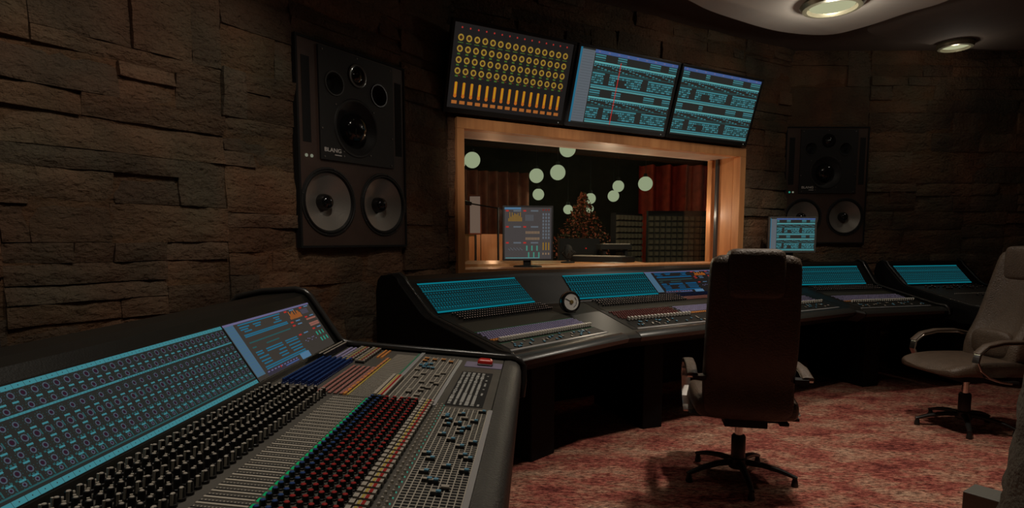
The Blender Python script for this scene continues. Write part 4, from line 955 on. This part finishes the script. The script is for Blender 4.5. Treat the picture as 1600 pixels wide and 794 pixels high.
# ------------------------------------------------------------------ live room behind the glass
DARKW = mat('live_wall', (.022, .019, .012), .9, var=.2)
b = MB(); b.box((-1.9, 11, 0), (4.9, 11.1, 3.1), DARKW); struct(b.obj('wall_back'))
b = MB(); b.box((-1.95, 4.2, 0), (-1.85, 11, 3.1), DARKW); struct(b.obj('wall_liveroom_left'))
b = MB(); b.box((4.7, 6.4, 0), (4.8, 11, 3.1), DARKW); struct(b.obj('wall_liveroom_right'))
b = MB(); b.box((-1.0, 7.4, 1.0), (3.2, 9.8, 1.02), DARKW) if False else None
def curtain(name, p0, p1, z0, z1, m, label, n, amp=.05, group=None):
    p0, p1 = Vector((*p0, 0)), Vector((*p1, 0)); d = (p1 - p0); q = Vector((-d.y, d.x, 0)).normalized(); N_ = n * 10; rows = 4; b = MB(); rings = []
    for r_ in range(rows + 1):
        z = z0 + (z1 - z0) * r_ / rows; ring = []
        for i in range(N_ + 1): t = i / N_; ring.append(tuple(p0 + d * t + q * amp * (math.sin(2 * PI * n * t) + .3 * math.sin(5.1 * n * t + r_ * .4)) + Vector((0, 0, z))))
        rings.append(ring)
    fr_ = rings; bk = [[tuple(Vector(p) + q * .006) for p in r_] for r_ in rings]
    b.loft(fr_, m, caps=False, closed=False); b.loft(bk, m, caps=False, closed=False); o = b.obj(name, recalc=False, smooth=180); return tag(o, label, 'curtain', group)
REDCU = mat('curtain_red', (.34, .035, .016), .85, var=.3); BRCU = mat('curtain_brown', (.12, .035, .022), .9, var=.3)
curtain('stage_curtain', (2.15, 10.3), (4.3, 10.3), .02, 2.5, REDCU, 'deep red curtain hanging behind the foam panels', 8, .11)
curtain('stage_curtain', (-.95, 8.6), (.25, 9.2), .02, 2.25, BRCU, 'brown curtain at the left of the room behind the glass', 8, .05)
# warm lit timber panel and white lit panel on the left
b = MB(Matrix.Translation((-.48, 8.3, 0)) @ Matrix.Rotation(R(6), 4, 'Z')); b.box((-.42, 0, .0), (.6, .06, 1.33), WOODF)
for x in (-.2, .05, .3): b.box((x - .005, -.004, 0), (x + .005, 0, 1.33), MATTE)
tag(b.obj('timber_screen', bevel=.004), 'warm lit timber screen behind the glass at left', 'screen')
e = empty('light_panel', (-.5, 8.0, 0), 'tall pale light panel glowing behind the glass', 'lamp')
b = MB(); b.box((-.555, 8.0, 1.34), (-.42, 8.03, 1.82), emi('panel_glow', (104, 84, 74), 1)); b.obj('glow_surface', e)
b = MB(); b.box((-.57, 8.01, 1.32), (-.405, 8.06, 1.84), BRCU); b.box((-.50, 8.02, 0), (-.47, 8.05, 1.33), PLAST); b.box((-.62, 7.9, 0), (-.35, 8.16, .02), PLAST); b.obj('panel_stand', e, bevel=.003)
point('live_fill', (-.25, 7.6, 1.35), 4.0, (1, .52, .28), 0)  # added warm fill without a fixture, for the timber screen
point('live_fill', (.95, 6.0, 1.55), 5.0, (1, .72, .5), 0)  # added fill without a fixture, for the window jamb and head
for x_, y_, p_ in ((.20, 5.08, 3.4), (.95, 5.50, 3.2), (1.75, 5.98, 2.0)): point('sill_fill', (x_, y_, 1.5), p_, (1, .80, .66), 0)  # added fills without fixtures that brighten the window head and reveal
point('live_fill', (2.6, 8.6, 2.2), 4.0, (1, .6, .4), 0)  # added fill without a fixture, for the red curtain
point('live_fill', (1.3, 6.6, 2.4), 3.0, (1, .8, .55), 0)  # added fill without a fixture, behind the glass
# table
tb = empty('wooden_table', (.5, 6.1, 0), 'orange wooden table behind the glass, below the far lamps', 'table')
b = MB(); b.box((-.5, 5.75, .98), (1.35, 6.75, 1.02), WOODF); b.obj('table_top', tb, bevel=.004)
for x, y in ((-.45, 5.8), (1.3, 5.8), (-.45, 6.7), (1.3, 6.7)): b = MB(); b.box((x - .03, y - .03, 0), (x + .03, y + .03, .98), WOODF); b.obj('leg', tb)
# foam panels
FOAM = mat('foam', (.10, .085, .055), .95, var=.1)
def foam(A, B, h, label):
    A, B = Vector((*A, 0)), Vector((*B, 0)); d = B - A; L_ = d.length; az = math.degrees(math.atan2(d.x, d.y)); F = frame(az, (A.x, A.y, 0))
    e = empty('foam_panel', A + d / 2, label, 'acoustic panel'); b = MB(F); b.box((0, -.08, .05), (L_, -.002, h), MATTE); b.box((.05, -.2, 0), (.10, .12, .05), MATTE); b.box((L_ - .1, -.2, 0), (L_ - .05, .12, .05), MATTE); b.obj('panel_back', e)
    b = MB(F); s = .075; nx = int(L_ / s); nz = int((h - .06) / s)
    for i in range(nx):
        for j in range(nz):
            if (j + .5) * s < .7: continue
            x0, z0_ = i * s, .06 + j * s; b.loft([[(x0 + s * t, y, z0_ + s * q) for t, q in ((k_, k_), (1 - k_, k_), (1 - k_, 1 - k_), (k_, 1 - k_))] for y, k_ in ((0, .06), (.035, .2))], FOAM)
    b.obj('foam_tiles', e)
foam((1.26, 7.35), (1.66, 7.72), 1.58, 'narrow foam gobo panel turned towards the window')
foam((1.74, 7.75), (2.72, 7.8), 1.62, 'wide dark foam gobo panel below the red curtain')
# plant
pl = empty('potted_plant', (.98, 8.4, 0), 'bushy plant with small red leaves behind the glass', 'plant')
b = MB(Matrix.Translation((.98, 8.4, 0))); b.lathe([(.12, 0), (.17, .35), (.18, .36), (.15, .34)], MATTE, 24); b.obj('pot', pl, smooth=True)
b = MB(); b.tube([(.98, 8.4, .3), (.97, 8.1, .9), (.98, 8.4, 1.5)], [.03, .02, .01], BRCU); b.obj('stem', pl)
b = MB(); LR = mat('leaf_red', (.50, .13, .07), .6, var=.4); LD = mat('leaf_dark', (.10, .07, .03), .8); r3 = random.Random(2)
for i in range(1500):
    z = .9 + 1.0 * r3.random() ** .8; rr = .55 * (1 - max(0, z - 1.15) / .85) ** 1.3 * math.sqrt(r3.random()); a = r3.uniform(0, 2 * PI)
    c = Vector((.98 + rr * math.cos(a) * .95, 8.4 + rr * math.sin(a), z)); s = r3.uniform(.008, .017); q = Matrix.Rotation(r3.uniform(0, 6), 4, Vector((r3.uniform(-1, 1), r3.uniform(-1, 1), r3.uniform(-1, 1))).normalized())
    b.quad([c + q @ Vector(p) for p in ((-s * 1.6, 0, 0), (0, -s, .003), (s * 1.6, 0, 0), (0, s, .003))], LR if r3.random() < .5 else LD)
b.obj('foliage', pl, recalc=False)
# amplifier boxes, keyboards, mic stand
e = empty('guitar_amplifier', (.82, 7.55, 0), 'black amplifier cabinet with tiny red light below the red-leaved plant', 'amplifier')
b = MB(); b.box((.58, 7.4, 0), (1.08, 7.7, 1.27), MATTE); b.obj('cabinet', e, bevel=.01)
b = MB(); b.box((.62, 7.39, .3), (1.04, 7.4, 1.1), mat('grille', (.02, .018, .016), .9, bump=.5, bscale=400)); b.obj('grille', e)
b = MB(); b.box((.90, 7.392, 1.14), (.915, 7.40, 1.155), REDE); b.obj('power_light', e)
def keyboard(loc, az, L_, label):
    F = frame(az, loc); e = empty('keyboard', loc, label, 'keyboard'); b = MB(F); b.box((-L_ / 2, -.14, 0), (L_ / 2, .14, .06), MATTE); b.obj('keyboard_body', e, bevel=.006)
    b = MB(F)
    for i in range(int(L_ / .024) - 2): u = -L_ / 2 + .03 + i * .024; b.box((u, .0, .06), (u + .021, .135, .068), CREAM)
    b.obj('white_keys', e); return e
keyboard((.95, 6.35, 1.02), 128, .62, 'keyboard lying at an angle on the table behind the glass')
e = keyboard((1.18, 7.0, 1.14), 88, .36, 'keyboard on a stand between amplifier and foam panel')
for x in (1.05, 1.30):
    b = MB(); b.box((x, 6.93, 0), (x + .03, 7.05, 1.14), MATTE); b.obj('stand_leg', e)
e = empty('microphone_stand', (-.15, 6.95, 0), 'black microphone stand left of the sill monitor, behind the glass', 'microphone stand')
b = MB(); b.tube([(-.155, 6.95, .02), (-.16, 6.95, 1.62)], .012, PLAST, 8); b.obj('pole', e)
b = MB(); b.lathe([(.16, 0), (.16, .015), (.03, .03)], PLAST, 24, M=Matrix.Translation((-.155, 6.95, 0))); b.obj('stand_base', e)
b = MB(); b.tube([(-.10, 6.95, 1.60), (-.46, 6.93, 1.66)], .008, PLAST, 8); b.obj('boom_arm', e)
b = MB(); b.tube([(-.46, 6.93, 1.66), (-.55, 6.93, 1.675)], [.02, .028], PLAST, 12); b.obj('microphone', e, smooth=True)
e = empty('studio_microphone', (.56, 6.05, 1.02), 'dark studio microphone with round shock mount on the table behind the glass', 'microphone')
b = MB(Matrix.Translation((.56, 6.05, 1.02))); b.lathe([(.07, 0), (.07, .012), (.012, .02), (.010, .05)], MATTE, 20); b.obj('stand_base', e, smooth=True)
b = MB(Matrix.Translation((.56, 6.05, 1.13))); rbox(b, 0, 0, 0, .045, .045, .075, MATTE, e=.8); b.obj('capsule', e, smooth=True)
b = MB(Matrix.Translation((.56, 6.05, 1.12)))
for k_ in range(8):
    a = 2 * PI * k_ / 8; b.tube([(.04 * math.cos(a), .04 * math.sin(a), .03), (.085 * math.cos(a), .085 * math.sin(a), 0), (.04 * math.cos(a), .04 * math.sin(a), -.03)], .006, MATTE, 6)
b.obj('shock_mount', e)
b = MB(Matrix.Translation((1.02, 6.0, 1.02)) @ Matrix.Rotation(.5, 4, 'Z')); b.box((-.07, -.1, 0), (.07, .1, .006), CREAM); tag(b.obj('sheet_music'), 'pale sheet lying on the table behind the glass', 'paper')

# hanging globe lamps: x, y, z, radius
GL = [(-0.52, 8, 2.29, 0.105, 'large globe lamp nearest the upper left corner of the window'), (-0.75, 9, 2.36, 0.06, 'small globe lamp half hidden by the left window edge, upper one'), (-0.62, 9.5, 2.04, 0.09, 'globe lamp above the pale light panel'),
      (0.34, 8.5, 2.14, 0.10, 'globe lamp above the sill monitor, left of a close pair'), (0.6, 8, 2.13, 0.10, 'globe lamp right of a close pair above the sill monitor'), (0.14, 10, 1.96, 0.075, 'globe lamp just over the top left of the sill monitor'),
      (0.39, 9, 1.92, 0.085, 'globe lamp just over the top right of the sill monitor'), (-0.83, 10.5, 1.82, 0.05, 'tiny globe lamp low at the left window edge'), (-0.2, 10.4, 1.77, 0.05, 'tiny globe lamp touching the sill monitor corner'), (0.83, 9, 1.7, 0.07, 'globe lamp low over the left of the red-leaved plant'),
      (1.16, 9, 1.86, 0.08, 'globe lamp over the right of the red-leaved plant, upper of two'), (1.28, 10, 1.76, 0.065, 'globe lamp over the right of the red-leaved plant, lower of two'), (1.57, 9, 2.04, 0.085, 'globe lamp above the narrow foam panel, upper of two'), (1.6, 9.6, 1.94, 0.09, 'globe lamp above the narrow foam panel, lower of two'),
      (1.86, 8.5, 2.03, 0.10, 'rightmost large globe lamp, beside the red curtain'), (0.68, 7.5, 2.36, 0.10, 'globe lamp cut by the upper window frame')]
for x, y, z, r_, lab in GL:
    e = empty('globe_lamp', (x, y, z), lab, 'lamp', 'globe lamps behind the glass')
    b = MB(Matrix.Translation((x, y, z))); b.lathe([(r_ * math.cos(t), r_ * math.sin(t)) for t in [-PI / 2 + PI * k_ / 14 for k_ in range(15)]], LAMPE, 24, caps=False); b.obj('globe', e, smooth=180)
    b = MB(); b.tube([(x, y, z + r_), (x, y, ZC)], .004, MATTE, 6); b.lathe([(.03, r_ * .93), (.025, r_ + .04)], MATTE, 12, M=Matrix.Translation((x, y, z))); b.obj('cord', e)
    if r_ > .07: point('globe_light', (x, y, z - r_ - .02), 1.2, (.85, .95, .6), 0)
